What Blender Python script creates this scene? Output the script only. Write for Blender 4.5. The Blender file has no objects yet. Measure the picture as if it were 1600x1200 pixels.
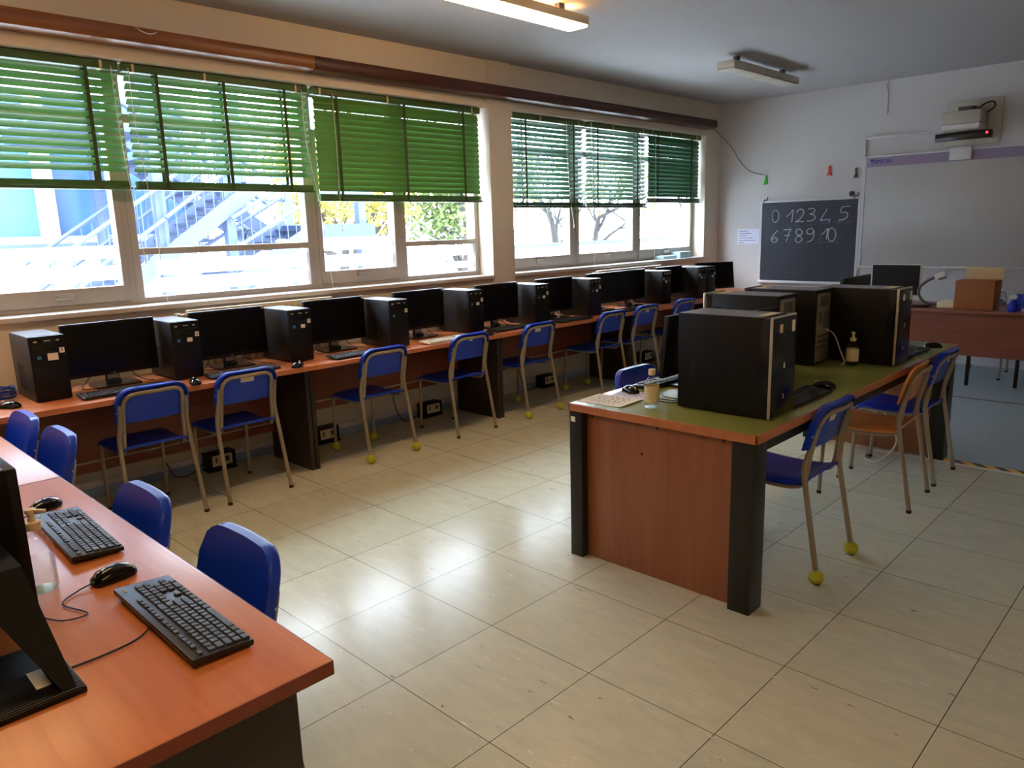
import bpy, bmesh, math, random
from mathutils import Vector, Matrix, Euler
random.seed(7)
PI = math.pi
SC = bpy.context.scene
COL = SC.collection

# ------------------------------------------------------------------ helpers
class Geo:
    """collects shapes in one bmesh"""
    def __init__(self):
        self.bm = bmesh.new()
    def _merge(self, b, mat=None):
        if mat is not None:
            bmesh.ops.transform(b, matrix=mat, verts=b.verts)
        me = bpy.data.meshes.new('tmp')
        b.to_mesh(me); b.free()
        self.bm.from_mesh(me)
        bpy.data.meshes.remove(me)
    def box(self, c, s, bev=0.0, rot=None, seg=2):
        b = bmesh.new()
        bmesh.ops.create_cube(b, size=1.0)
        bmesh.ops.scale(b, vec=s, verts=b.verts)
        if bev > 0:
            bmesh.ops.bevel(b, geom=b.edges[:], offset=bev, segments=seg, affect='EDGES', profile=0.6)
        m = Matrix.Translation(c)
        if rot: m = m @ Euler(rot).to_matrix().to_4x4()
        self._merge(b, m)
        return self
    def b2(self, x0, x1, y0, y1, z0, z1, bev=0.0, seg=2):
        return self.box(((x0+x1)/2, (y0+y1)/2, (z0+z1)/2), (abs(x1-x0), abs(y1-y0), abs(z1-z0)), bev, None, seg)
    def tube(self, pts, r, n=10, closed=False, flat=1.0):
        pts = [Vector(p) for p in pts]
        m = len(pts)
        rs = r if isinstance(r, (list, tuple)) else [r]*m
        up = None; rings = []
        for i, p in enumerate(pts):
            if closed:
                t = pts[(i+1) % m]-pts[i-1]
            else:
                t = pts[min(i+1, m-1)]-pts[max(i-1, 0)]
            if t.length < 1e-9: t = Vector((0, 0, 1))
            t.normalize()
            if up is None:
                a = Vector((0, 0, 1)) if abs(t.z) < 0.9 else Vector((1, 0, 0))
                up = t.cross(a).normalized()
            else:
                up = (up - t*up.dot(t))
                up = up.normalized() if up.length > 1e-6 else t.orthogonal().normalized()
            w = t.cross(up)
            rings.append([self.bm.verts.new(p + (up*math.cos(2*PI*k/n)*flat + w*math.sin(2*PI*k/n))*rs[i]) for k in range(n)])
        k2 = m if closed else m-1
        for i in range(k2):
            A = rings[i]; B = rings[(i+1) % m]
            for k in range(n):
                self.bm.faces.new((A[k], A[(k+1) % n], B[(k+1) % n], B[k]))
        if not closed:
            self.bm.faces.new(rings[0][::-1]); self.bm.faces.new(rings[-1])
        return self
    def lathe(self, prof, n=24, c=(0, 0, 0), sx=1.0, sy=1.0, rot=None):
        b = bmesh.new()
        rings = []
        for r, z in prof:
            if r < 1e-6: rings.append([b.verts.new((0, 0, z))])
            else: rings.append([b.verts.new((r*sx*math.cos(2*PI*k/n), r*sy*math.sin(2*PI*k/n), z)) for k in range(n)])
        for A, B in zip(rings, rings[1:]):
            for k in range(n):
                a0, a1 = A[k % len(A)], A[(k+1) % len(A)]
                b0, b1 = B[k % len(B)], B[(k+1) % len(B)]
                vs = []
                for v in (a0, a1, b1, b0):
                    if v not in vs: vs.append(v)
                if len(vs) > 2: b.faces.new(vs)
        m = Matrix.Translation(c)
        if rot: m = m @ Euler(rot).to_matrix().to_4x4()
        self._merge(b, m)
        return self
    def prism(self, poly, d, mat):
        """2D outline in local xy extruded along local z by d, then moved by mat"""
        b = bmesh.new()
        v0 = [b.verts.new((x, y, 0)) for x, y in poly]
        v1 = [b.verts.new((x, y, d)) for x, y in poly]
        b.faces.new(v0[::-1]); b.faces.new(v1)
        for i in range(len(poly)):
            j = (i+1) % len(poly)
            b.faces.new((v0[i], v0[j], v1[j], v1[i]))
        self._merge(b, mat)
        return self
    def grid(self, fn, nu, nv, thick=0.0):
        """surface fn(u,v) -> point, optional solidify by offset function"""
        V = [[self.bm.verts.new(fn(i/nu, j/nv)) for j in range(nv+1)] for i in range(nu+1)]
        for i in range(nu):
            for j in range(nv):
                self.bm.faces.new((V[i][j], V[i+1][j], V[i+1][j+1], V[i][j+1]))
        return V
    def shell(self, f0, f1, nu, nv):
        """closed shell between two surfaces f0,f1 (u,v)->point"""
        A = self.grid(f0, nu, nv); B = self.grid(f1, nu, nv)
        bm = self.bm
        for i in range(nu):
            bm.faces.new((A[i][0], B[i][0], B[i+1][0], A[i+1][0]))
            bm.faces.new((A[i+1][nv], B[i+1][nv], B[i][nv], A[i][nv]))
        for j in range(nv):
            bm.faces.new((A[0][j+1], B[0][j+1], B[0][j], A[0][j]))
            bm.faces.new((A[nu][j], B[nu][j], B[nu][j+1], A[nu][j+1]))
        return self
    def ball(self, c, s, n=16):
        b = bmesh.new()
        bmesh.ops.create_uvsphere(b, u_segments=n, v_segments=max(6, n//2), radius=1.0)
        self._merge(b, Matrix.Translation(c) @ Matrix.Diagonal((*s, 1)))
        return self
    def mesh(self, name, mat, smooth=35):
        bm = self.bm
        bmesh.ops.recalc_face_normals(bm, faces=bm.faces)
        me = bpy.data.meshes.new(name)
        bm.to_mesh(me); bm.free()
        for m in (mat if isinstance(mat, (list, tuple)) else [mat]): me.materials.append(m)
        me.polygons.foreach_set('use_smooth', [True]*len(me.polygons))
        try: me.set_sharp_from_angle(angle=math.radians(smooth))
        except Exception: pass
        return me

MESH = {}
def part(name, parent, geo, mat=None, loc=(0, 0, 0), rot=(0, 0, 0), key=None, label=None, smooth=35):
    """one mesh object; geo is a Geo or a function returning one (cached by key so that repeats share the mesh)"""
    if key is not None and key in MESH: me = MESH[key]
    else:
        g = geo() if callable(geo) else geo
        me = g.mesh(name, mat, smooth)
        if key is not None: MESH[key] = me
    o = bpy.data.objects.new(name, me); COL.objects.link(o)
    o.location = loc; o.rotation_euler = rot
    if parent is not None: o.parent = parent
    if label: o['label'] = label
    return o
def tag(o, label, cat, group=None, kind=None):
    o['label'] = label; o['category'] = cat
    if group: o['group'] = group
    if kind: o['kind'] = kind
    return o
def thing(name, label, cat, loc=(0, 0, 0), rz=0.0, group=None):
    o = bpy.data.objects.new(name, None); COL.objects.link(o)
    o.empty_display_size = 0.1
    o.location = loc; o.rotation_euler = (0, 0, rz)
    return tag(o, label, cat, group)
def struct(name, geo, mat, parent=None, smooth=35):
    o = part(name, parent, geo, mat, smooth=smooth)
    if parent is None: o['kind'] = 'structure'
    return o
def text(name, parent, s, size, mat, loc, rot, key=None, align='CENTER', depth=0.0004):
    k = ('txt', s, size, mat.name)
    if k not in MESH:
        cu = bpy.data.curves.new('txt', 'FONT'); cu.body = s; cu.size = size; cu.extrude = depth; cu.offset = size*.02
        cu.align_x = 'CENTER'; cu.align_y = 'CENTER'; cu.resolution_u = 3
        ob = bpy.data.objects.new('txt', cu); COL.objects.link(ob)
        dg = bpy.context.evaluated_depsgraph_get()
        me = bpy.data.meshes.new_from_object(ob.evaluated_get(dg))
        bpy.data.objects.remove(ob); bpy.data.curves.remove(cu)
        me.materials.clear(); me.materials.append(mat)
        MESH[k] = me
    o = bpy.data.objects.new(name, MESH[k]); COL.objects.link(o)
    o.location = loc; o.rotation_euler = rot; o.parent = parent
    return o
def arc(c, r, a0, a1, n, plane='yz', sgn=1):
    out = []
    for i in range(n+1):
        a = a0+(a1-a0)*i/n
        u, v = r*math.cos(a), r*math.sin(a)
        out.append((c[0], c[1]+u, c[2]+v) if plane == 'yz' else ((c[0]+u, c[1], c[2]+v) if plane == 'xz' else (c[0]+u, c[1]+v, c[2])))
    return out
def smoothpts(P, k=6):
    """Catmull-Rom through the points"""
    P = [Vector(p) for p in P]; out = []
    for i in range(len(P)-1):
        p0 = P[max(i-1, 0)]; p1 = P[i]; p2 = P[i+1]; p3 = P[min(i+2, len(P)-1)]
        for j in range(k):
            t = j/k
            out.append(0.5*((2*p1)+(p2-p0)*t+(2*p0-5*p1+4*p2-p3)*t*t+(3*p1-p0-3*p2+p3)*t**3))
    out.append(P[-1])
    return out
def rrect(w, h, r, n=5):
    out = []
    for cx, cy, a in ((w/2-r, h/2-r, 0), (-w/2+r, h/2-r, PI/2), (-w/2+r, -h/2+r, PI), (w/2-r, -h/2+r, 1.5*PI)):
        for i in range(n+1):
            out.append((cx+r*math.cos(a+PI/2*i/n), cy+r*math.sin(a+PI/2*i/n)))
    return out
RX = Matrix.Rotation(PI/2, 4, 'X')     # local xy plane -> world xz plane, extrude towards -y

# ------------------------------------------------------------------ materials
def newmat(name):
    m = bpy.data.materials.new(name); m.use_nodes = True
    nt = m.node_tree
    return m, nt, nt.nodes['Principled BSDF']
def lin(*c):
    return tuple(((v/255.0)/12.92 if v/255.0 <= 0.04045 else ((v/255.0+0.055)/1.055)**2.4) for v in c)+(1.0,)
def plain(name, col, rough=0.5, metal=0.0, spec=0.4, var=0.08, scale=12.0, bump=0.0, coat=0.0):
    m, nt, b = newmat(name)
    c = lin(*col)
    tc = nt.nodes.new('ShaderNodeTexCoord')
    nz = nt.nodes.new('ShaderNodeTexNoise'); nz.inputs['Scale'].default_value = scale; nz.inputs['Detail'].default_value = 4
    nt.links.new(tc.outputs['Object'], nz.inputs['Vector'])
    mx = nt.nodes.new('ShaderNodeMix'); mx.data_type = 'RGBA'
    mx.inputs['A'].default_value = tuple(v*(1-var) for v in c[:3])+(1,)
    mx.inputs['B'].default_value = tuple(min(1, v*(1+var)) for v in c[:3])+(1,)
    nt.links.new(nz.outputs['Fac'], mx.inputs['Factor'])
    nt.links.new(mx.outputs['Result'], b.inputs['Base Color'])
    b.inputs['Roughness'].default_value = rough; b.inputs['Metallic'].default_value = metal
    b.inputs['Specular IOR Level'].default_value = spec
    b.inputs['Coat Weight'].default_value = coat
    if bump:
        bp = nt.nodes.new('ShaderNodeBump'); bp.inputs['Strength'].default_value = bump; bp.inputs['Distance'].default_value = 0.004
        nt.links.new(nz.outputs['Fac'], bp.inputs['Height']); nt.links.new(bp.outputs['Normal'], b.inputs['Normal'])
    return m
def wood(name, c1, c2, axis=1, rough=0.3, scale=1.0, spec=0.5, coat=0.0):
    m, nt, b = newmat(name)
    tc = nt.nodes.new('ShaderNodeTexCoord'); mp = nt.nodes.new('ShaderNodeMapping')
    s = [14*scale]*3; s[axis] = 0.9*scale
    mp.inputs['Scale'].default_value = s
    nz = nt.nodes.new('ShaderNodeTexNoise'); nz.inputs['Scale'].default_value = 1.6; nz.inputs['Detail'].default_value = 8; nz.inputs['Roughness'].default_value = 0.62
    nz.inputs['Distortion'].default_value = 0.6
    cr = nt.nodes.new('ShaderNodeValToRGB')
    cr.color_ramp.elements[0].position = 0.28; cr.color_ramp.elements[0].color = lin(*c1)
    cr.color_ramp.elements[1].position = 0.72; cr.color_ramp.elements[1].color = lin(*c2)
    nt.links.new(tc.outputs['Object'], mp.inputs['Vector']); nt.links.new(mp.outputs['Vector'], nz.inputs['Vector'])
    nt.links.new(nz.outputs['Fac'], cr.inputs['Fac']); nt.links.new(cr.outputs['Color'], b.inputs['Base Color'])
    b.inputs['Roughness'].default_value = rough; b.inputs['Specular IOR Level'].default_value = spec
    b.inputs['Coat Weight'].default_value = coat; b.inputs['Coat Roughness'].default_value = 0.15
    return m
def emit(name, col, strength):
    m, nt, b = newmat(name)
    b.inputs['Base Color'].default_value = lin(*col)
    b.inputs['Emission Color'].default_value = lin(*col); b.inputs['Emission Strength'].default_value = strength
    return m
def glassy(name, tint=(1, 1, 1), gl=0.06, rough=0.02):
    """thin clear sheet: see-through with a fresnel reflection"""
    m, nt, b = newmat(name)
    nt.nodes.remove(b)
    out = nt.nodes['Material Output']
    t = nt.nodes.new('ShaderNodeBsdfTransparent'); t.inputs['Color'].default_value = (*tint, 1)
    g = nt.nodes.new('ShaderNodeBsdfGlossy'); g.inputs['Roughness'].default_value = rough
    lw = nt.nodes.new('ShaderNodeLayerWeight'); lw.inputs['Blend'].default_value = 0.25
    mt = nt.nodes.new('ShaderNodeMath'); mt.operation = 'MULTIPLY_ADD'; mt.inputs[1].default_value = 0.35; mt.inputs[2].default_value = gl*0.4
    nt.links.new(lw.outputs['Fresnel'], mt.inputs[0])
    mx = nt.nodes.new('ShaderNodeMixShader')
    nt.links.new(mt.outputs[0], mx.inputs['Fac']); nt.links.new(t.outputs[0], mx.inputs[1]); nt.links.new(g.outputs[0], mx.inputs[2])
    nt.links.new(mx.outputs[0], out.inputs['Surface'])
    return m
def frost(name, col):
    m, nt, b = newmat(name)
    nt.nodes.remove(b); out = nt.nodes['Material Output']
    t = nt.nodes.new('ShaderNodeBsdfTranslucent'); t.inputs['Color'].default_value = (*col, 1)
    d = nt.nodes.new('ShaderNodeBsdfDiffuse'); d.inputs['Color'].default_value = (*col, 1)
    mx = nt.nodes.new('ShaderNodeMixShader'); mx.inputs['Fac'].default_value = 0.25
    nt.links.new(t.outputs[0], mx.inputs[1]); nt.links.new(d.outputs[0], mx.inputs[2]); nt.links.new(mx.outputs[0], out.inputs['Surface'])
    return m

def floor_mat():
    m, nt, b = newmat('linoleum_tiles')
    tc = nt.nodes.new('ShaderNodeTexCoord')
    br = nt.nodes.new('ShaderNodeTexBrick')
    br.offset = 0.0; br.squash = 1.0
    br.inputs['Scale'].default_value = 1.0; br.inputs['Brick Width'].default_value = 0.5; br.inputs['Row Height'].default_value = 0.5
    br.inputs['Mortar Size'].default_value = 0.0017; br.inputs['Mortar Smooth'].default_value = 0.3; br.inputs['Bias'].default_value = 0.0
    br.inputs['Color1'].default_value = lin(204, 204, 182); br.inputs['Color2'].default_value = lin(196, 197, 175); br.inputs['Mortar'].default_value = lin(66, 60, 48)
    nt.links.new(tc.outputs['Object'], br.inputs['Vector'])
    mp = nt.nodes.new('ShaderNodeMapping'); mp.inputs['Scale'].default_value = (2.2, 7.0, 1); mp.inputs['Rotation'].default_value = (0, 0, 0.5)
    nz = nt.nodes.new('ShaderNodeTexNoise'); nz.inputs['Scale'].default_value = 2.5; nz.inputs['Detail'].default_value = 9; nz.inputs['Roughness'].default_value = 0.7
    nt.links.new(tc.outputs['Object'], mp.inputs['Vector']); nt.links.new(mp.outputs['Vector'], nz.inputs['Vector'])
    cr = nt.nodes.new('ShaderNodeValToRGB')
    cr.color_ramp.elements[0].position = 0.3; cr.color_ramp.elements[0].color = (0.88, 0.88, 0.86, 1)
    cr.color_ramp.elements[1].position = 0.62; cr.color_ramp.elements[1].color = (1.04, 1.03, 1.0, 1)
    nt.links.new(nz.outputs['Fac'], cr.inputs['Fac'])
    mx = nt.nodes.new('ShaderNodeMix'); mx.data_type = 'RGBA'; mx.blend_type = 'MULTIPLY'; mx.inputs['Factor'].default_value = 1.0
    nt.links.new(br.outputs['Color'], mx.inputs['A']); nt.links.new(cr.outputs['Color'], mx.inputs['B'])
    # scuffs: a few short dark marks and paler scratches along the grain
    def marks(scale, rot, pos, col, prev, off):
        mpx = nt.nodes.new('ShaderNodeMapping'); mpx.inputs['Scale'].default_value = scale; mpx.inputs['Rotation'].default_value = (0, 0, rot); mpx.inputs['Location'].default_value = (off, off*2, 0)
        n2 = nt.nodes.new('ShaderNodeTexNoise'); n2.inputs['Scale'].default_value = 1.0; n2.inputs['Detail'].default_value = 2
        nt.links.new(tc.outputs['Object'], mpx.inputs['Vector']); nt.links.new(mpx.outputs['Vector'], n2.inputs['Vector'])
        mrx = nt.nodes.new('ShaderNodeMapRange'); mrx.inputs['From Min'].default_value = pos; mrx.inputs['From Max'].default_value = pos+.05
        nt.links.new(n2.outputs['Fac'], mrx.inputs['Value'])
        m3 = nt.nodes.new('ShaderNodeMix'); m3.data_type = 'RGBA'
        nt.links.new(mrx.outputs['Result'], m3.inputs['Factor']); nt.links.new(prev, m3.inputs['A']); m3.inputs['B'].default_value = lin(*col)
        return m3.outputs['Result']
    c = marks((14, 44, 1), .9, .72, (112, 104, 84), mx.outputs['Result'], 3.0)
    c = marks((12, 50, 1), .35, .70, (224, 222, 206), c, 7.0)
    nt.links.new(c, b.inputs['Base Color'])
    n3 = nt.nodes.new('ShaderNodeTexNoise'); n3.inputs['Scale'].default_value = 3.0; n3.inputs['Detail'].default_value = 6
    nt.links.new(tc.outputs['Object'], n3.inputs['Vector'])
    mr = nt.nodes.new('ShaderNodeMapRange'); mr.inputs['To Min'].default_value = 0.15; mr.inputs['To Max'].default_value = 0.25
    nt.links.new(n3.outputs['Fac'], mr.inputs['Value']); nt.links.new(mr.outputs['Result'], b.inputs['Roughness'])
    b.inputs['Specular IOR Level'].default_value = 0.12
    bp = nt.nodes.new('ShaderNodeBump'); bp.inputs['Strength'].default_value = 0.12; bp.inputs['Distance'].default_value = 0.01
    nt.links.new(n3.outputs['Fac'], bp.inputs['Height']); nt.links.new(bp.outputs['Normal'], b.inputs['Normal'])
    return m
def board_mat():
    m, nt, b = newmat('blackboard_squared')
    tc = nt.nodes.new('ShaderNodeTexCoord')
    sp = nt.nodes.new('ShaderNodeSeparateXYZ'); cb = nt.nodes.new('ShaderNodeCombineXYZ')
    nt.links.new(tc.outputs['Object'], sp.inputs[0]); nt.links.new(sp.outputs['X'], cb.inputs['X']); nt.links.new(sp.outputs['Z'], cb.inputs['Y'])
    br = nt.nodes.new('ShaderNodeTexBrick'); br.offset = 0; br.squash = 1
    br.inputs['Scale'].default_value = 1.0; br.inputs['Brick Width'].default_value = 0.05; br.inputs['Row Height'].default_value = 0.05
    br.inputs['Mortar Size'].default_value = 0.0016
    br.inputs['Color1'].default_value = lin(30, 32, 42); br.inputs['Color2'].default_value = lin(33, 35, 45); br.inputs['Mortar'].default_value = lin(52, 58, 80)
    nt.links.new(cb.outputs[0], br.inputs['Vector']); nt.links.new(br.outputs['Color'], b.inputs['Base Color'])
    b.inputs['Roughness'].default_value = 0.55
    return m
def hazard_mat():
    m, nt, b = newmat('hazard_tape')
    tc = nt.nodes.new('ShaderNodeTexCoord'); sp = nt.nodes.new('ShaderNodeSeparateXYZ')
    nt.links.new(tc.outputs['Object'], sp.inputs[0])
    ad = nt.nodes.new('ShaderNodeMath'); ad.operation = 'ADD'; nt.links.new(sp.outputs['X'], ad.inputs[0]); nt.links.new(sp.outputs['Y'], ad.inputs[1])
    mu = nt.nodes.new('ShaderNodeMath'); mu.operation = 'MULTIPLY'; mu.inputs[1].default_value = 8.0; nt.links.new(ad.outputs[0], mu.inputs[0])
    fr = nt.nodes.new('ShaderNodeMath'); fr.operation = 'FRACT'; nt.links.new(mu.outputs[0], fr.inputs[0])
    gt = nt.nodes.new('ShaderNodeMath'); gt.operation = 'GREATER_THAN'; gt.inputs[1].default_value = 0.5; nt.links.new(fr.outputs[0], gt.inputs[0])
    mx = nt.nodes.new('ShaderNodeMix'); mx.data_type = 'RGBA'
    mx.inputs['A'].default_value = lin(24, 22, 18); mx.inputs['B'].default_value = lin(238, 180, 40)
    nt.links.new(gt.outputs[0], mx.inputs['Factor']); nt.links.new(mx.outputs['Result'], b.inputs['Base Color'])
    b.inputs['Roughness'].default_value = 0.4
    return m

M = {}
M['floor'] = floor_mat()
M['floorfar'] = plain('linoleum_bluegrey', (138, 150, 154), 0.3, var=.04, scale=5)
M['wall'] = plain('plaster_cream', (226, 216, 200), 0.8, var=0.03, scale=3, bump=0.05)
M['wallfar'] = plain('plaster_white', (200, 197, 196), 0.8, var=0.03, scale=3, bump=0.05)
M['ceil'] = plain('ceiling_paint', (172, 170, 170), 0.9, var=0.03, scale=5, bump=0.1)
M['base'] = plain('baseboard_bluegrey', (150, 176, 205), 0.4)
M['stone'] = plain('sill_stone', (206, 200, 196), 0.45, var=0.05)
M['alu'] = plain('window_frame_paint', (168, 158, 146), 0.5, var=0.04)
M['glass'] = glassy('window_glass')
M['film'] = frost('frosted_film', (0.86, 0.90, 0.97))
M['slat'] = plain('slat_green', (82, 128, 56), 0.42, var=0.05)
M['slat2'] = plain('slat_dark_green', (44, 98, 66), 0.42, var=0.05)
M['rail'] = plain('rail_green', (66, 92, 44), 0.45)
M['tape'] = plain('ladder_tape', (64, 78, 38), 0.8)
M['cord'] = plain('cord_white', (225, 222, 210), 0.7)
M['clip'] = plain('clip_yellowed', (205, 190, 140), 0.5)
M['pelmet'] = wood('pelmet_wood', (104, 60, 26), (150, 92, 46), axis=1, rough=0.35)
M['pelmetshade'] = wood('pelmet_shaded_wood', (58, 25, 15), (80, 36, 22), axis=1, rough=0.4)  # pelmet wood darkened, the shadow on this stretch is in the colour
M['desk'] = wood('desk_cherry', (194, 110, 58), (214, 136, 80), axis=0, rough=0.28, scale=0.9)
M['desky'] = wood('desk_cherry_long', (188, 104, 58), (208, 128, 78), axis=1, rough=0.28, scale=0.9)
M['deskedge'] = wood('desk_edge_band', (112, 48, 30), (130, 58, 38), axis=0, rough=0.35)
M['panel'] = wood('panel_cherry', (132, 80, 52), (152, 97, 64), axis=2, rough=0.38, scale=0.8)
M['modesty'] = wood('modesty_panel_wood', (120, 60, 40), (142, 76, 52), axis=1, rough=0.4)
M['tpanel'] = wood('teacher_panel_wood', (116, 60, 42), (136, 74, 52), axis=0, rough=0.4)
M['black'] = plain('black_leg_laminate', (26, 24, 24), 0.4, var=0.15)
M['blackleg2'] = plain('dark_panel_laminate', (52, 44, 40), 0.45, var=0.15, scale=40)
M['green'] = plain('green_laminate', (140, 146, 76), 0.22, var=0.04, scale=4)
M['edge'] = wood('table_edge_wood', (172, 102, 62), (192, 122, 78), axis=1, rough=0.35)
M['pc'] = plain('pc_black_plastic', (8, 8, 9), 0.45, spec=.3, var=0.1)
M['pcblk'] = plain('pc_matt_black', (6, 6, 6), 0.6, spec=.15)
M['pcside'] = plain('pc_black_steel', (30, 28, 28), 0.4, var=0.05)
M['pctoplit'] = plain('pc_top_window_sheen', (104, 104, 110), 0.32, var=0.05)  # black steel lightened to paint the window light on the tower tops
M['pcfront'] = plain('pc_front_gloss', (14, 14, 16), 0.22, var=0.1)
M['screen'] = plain('screen_off', (7, 7, 8), 0.3, spec=.2, var=0.02)
M['bezel'] = plain('bezel_black', (12, 12, 13), 0.35)
M['basep'] = plain('monitor_base_gloss', (18, 20, 26), 0.26, spec=1.0)
M['silver'] = plain('silver_trim', (190, 182, 166), 0.35, metal=0.6)
M['io'] = plain('io_plate_metal', (176, 166, 142), 0.4, metal=0.7, var=0.2, scale=60)
M['dark'] = plain('dark_slot', (8, 8, 8), 0.6)
M['paper'] = plain('paper_white', (236, 228, 208), 0.8, var=0.03)
M['note'] = plain('paper_note', (222, 224, 240), 0.8, var=0.02)
M['ink'] = plain('ink_dark', (40, 34, 40), 0.7)
M['inkred'] = plain('ink_brown', (110, 30, 24), 0.7)
M['inkblue'] = plain('ink_violet', (62, 50, 130), 0.6)
M['sblue'] = plain('sticker_blue', (70, 130, 165), 0.4)
M['key'] = plain('keycap_grey', (58, 58, 62), 0.45, var=0.06)
M['kbbody'] = plain('keyboard_body', (30, 30, 33), 0.38)
M['beige'] = plain('beige_plastic', (226, 212, 176), 0.5)
M['mouse'] = plain('mouse_gloss', (14, 14, 15), 0.12)
M['cable'] = plain('cable_black', (16, 16, 17), 0.5)
M['cableblue'] = plain('cable_blue', (28, 62, 150), 0.4)
M['cablewhite'] = plain('cable_grey_white', (200, 192, 180), 0.5)
M['chair'] = plain('chair_blue_plastic', (8, 56, 188), 0.34, var=0.04)
M['tube'] = plain('chair_tube_grey_beige', (156, 144, 122), 0.38, metal=0.25, var=0.03)
M['rubber'] = plain('rubber_foot', (58, 34, 26), 0.7)
M['tennis'] = plain('tennis_felt', (186, 184, 60), 0.95, var=0.15, scale=60, bump=0.3)
M['ply'] = wood('plywood', (196, 126, 66), (216, 148, 86), axis=2, rough=0.35)
M['rivet'] = plain('rivet', (190, 200, 220), 0.3, metal=0.8)
M['clear'] = glassy('bottle_plastic', (0.97, 0.97, 0.95), 0.12, 0.05)
M['gel'] = glassy('bottle_gel', (0.96, 0.955, 0.92), 0.05, 0.1)
M['cream'] = plain('cream_cap', (232, 214, 170), 0.5)
M['offline'] = plain('label_print', (150, 138, 112), 0.6)
M['label'] = plain('bottle_label', (226, 210, 168), 0.6)
M['white'] = plain('white_plastic', (222, 220, 216), 0.4)
M['offwhite'] = plain('offwhite_housing', (196, 188, 170), 0.5)
M['wb'] = plain('whiteboard_enamel', (186, 183, 178), 0.32, var=0.02, scale=2)
M['band'] = plain('whiteboard_band', (142, 126, 152), 0.5)
M['frame'] = plain('frame_white', (214, 212, 214), 0.45)
M['board'] = board_mat()
M['chalk'] = plain('chalk', (196, 198, 206), 0.95, var=0.15, scale=80)
M['chalk2'] = plain('chalk_faint', (92, 96, 112), 0.95, var=0.15, scale=80)
M['cardboard'] = plain('cardboard', (156, 98, 56), 0.8, var=0.05)
M['cardin'] = plain('cardboard_pale', (216, 190, 142), 0.8, var=0.05)
M['blueplastic'] = plain('blue_plastic', (26, 52, 190), 0.3)
M['bluecarton'] = plain('blue_carton', (40, 74, 200), 0.5)
M['pink'] = plain('pink_base', (210, 150, 150), 0.5)
M['goose'] = plain('gooseneck_grey', (92, 88, 84), 0.5)
M['red'] = plain('clip_red', (214, 40, 32), 0.4)
M['cgreen'] = plain('clip_green', (40, 190, 60), 0.4)
M['cdark'] = plain('clip_dark_green', (40, 62, 50), 0.4)
M['led'] = emit('led_red', (255, 40, 60), 4.0)
M['lampon'] = emit('lamp_diffuser_lit', (255, 206, 146), 23.0)
M['lampside'] = plain('lamp_housing_white', (235, 222, 196), 0.5)
M['lampoff'] = plain('lamp_diffuser_grey', (176, 168, 152), 0.45)
M['hazard'] = hazard_mat()
M['whitetape'] = plain('white_tape', (220, 212, 200), 0.5)
M['redline'] = plain('floor_strip_brown', (112, 62, 54), 0.5)
M['radiator'] = plain('radiator_enamel', (226, 214, 190), 0.4)
M['bluebox'] = plain('pale_blue_box', (188, 220, 232), 0.5)
M['facade'] = plain('facade_white', (168, 172, 180), 0.8)
M['fwin'] = plain('facade_glass_blue', (54, 84, 122), 0.3)
M['steel'] = plain('stair_steel_bluegrey', (52, 64, 92), 0.6)
M['steeldk'] = plain('stair_steel_shade', (38, 48, 74), 0.6)
M['ground'] = plain('yard_concrete', (215, 215, 216), 0.9)
M['bark'] = plain('bark', (40, 37, 36), 0.9)
M['leafy'] = plain('leaf_yellow', (110, 98, 30), 0.8, var=0.3, scale=3)
M['leafg'] = plain('leaf_green', (66, 80, 34), 0.8, var=0.3, scale=3)
M['brick'] = plain('brick_post', (120, 66, 50), 0.8)

# ------------------------------------------------------------------ camera
CAMP = Vector((2.024641, -1.90835512, 1.57213768))
r_ = Vector((0.7182423, 0.69519664, -0.02880331)); u_ = Vector((-0.12039496, 0.16494483, 0.97892709)); f_ = Vector((-0.68529778, 0.69963908, -0.20216852))
cam = bpy.data.cameras.new('camera'); co = bpy.data.objects.new('camera', cam); COL.objects.link(co)
cam.sensor_width = 36.0; cam.sensor_fit = 'HORIZONTAL'; cam.lens = 1170.8166*36.0/1600.0
mw = Matrix.Identity(4)
for i in range(3):
    mw[i][0] = r_[i]; mw[i][1] = u_[i]; mw[i][2] = -f_[i]; mw[i][3] = CAMP[i]
co.matrix_world = mw
cam.clip_start = 0.02; cam.clip_end = 300
SC.camera = co

# ------------------------------------------------------------------ setting
H = 3.045; XW = -3.03; XR = 3.6; YN = -3.4; YF = 7.2
struct('floor', Geo().b2(-3.4, XR+.3, YN-.3, YF+.3, -0.2, 0), M['floor'])
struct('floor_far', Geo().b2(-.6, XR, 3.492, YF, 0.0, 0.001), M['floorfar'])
struct('ceiling', Geo().b2(-3.4, XR+.3, YN-.3, YF+.3, H, H+0.25), M['ceil'])
g = Geo()
g.b2(-3.36, XW, YN-.3, YF, 0, 1.13)
g.b2(-3.36, XW, YN-.3, YF, 2.65, H)
g.b2(-3.36, XW, YN-.3, -1.7, 1.13, 2.65)
g.b2(-3.36, XW, 3.04, 3.32, 1.13, 2.65)
g.b2(-3.36, XW, 6.85, YF, 1.13, 2.65)
g.b2(XW-.01, XW+.018, 3.035, 3.325, 0, H)      # pilaster stands a little proud
struct('wall_left', g, M['wall'])
struct('wall_far', Geo().b2(-3.36, XR+.3, YF, YF+.3, 0, H), M['wallfar'])
struct('wall_right', Geo().b2(XR, XR+.3, YN, YF, 0, H), M['wall'])
struct('wall_near', Geo().b2(-3.03, XR, YN-.3, YN, 0, H), M['wall'])
struct('baseboard_left', Geo().b2(XW, XW+.016, YN, YF, 0, 0.055), M['base'])
struct('trim_1', Geo().b2(XW, XW+.03, YN, YF, 0.058, 0.098, .004), M['frame'])      # white cable duct at the foot of the wall
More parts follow.
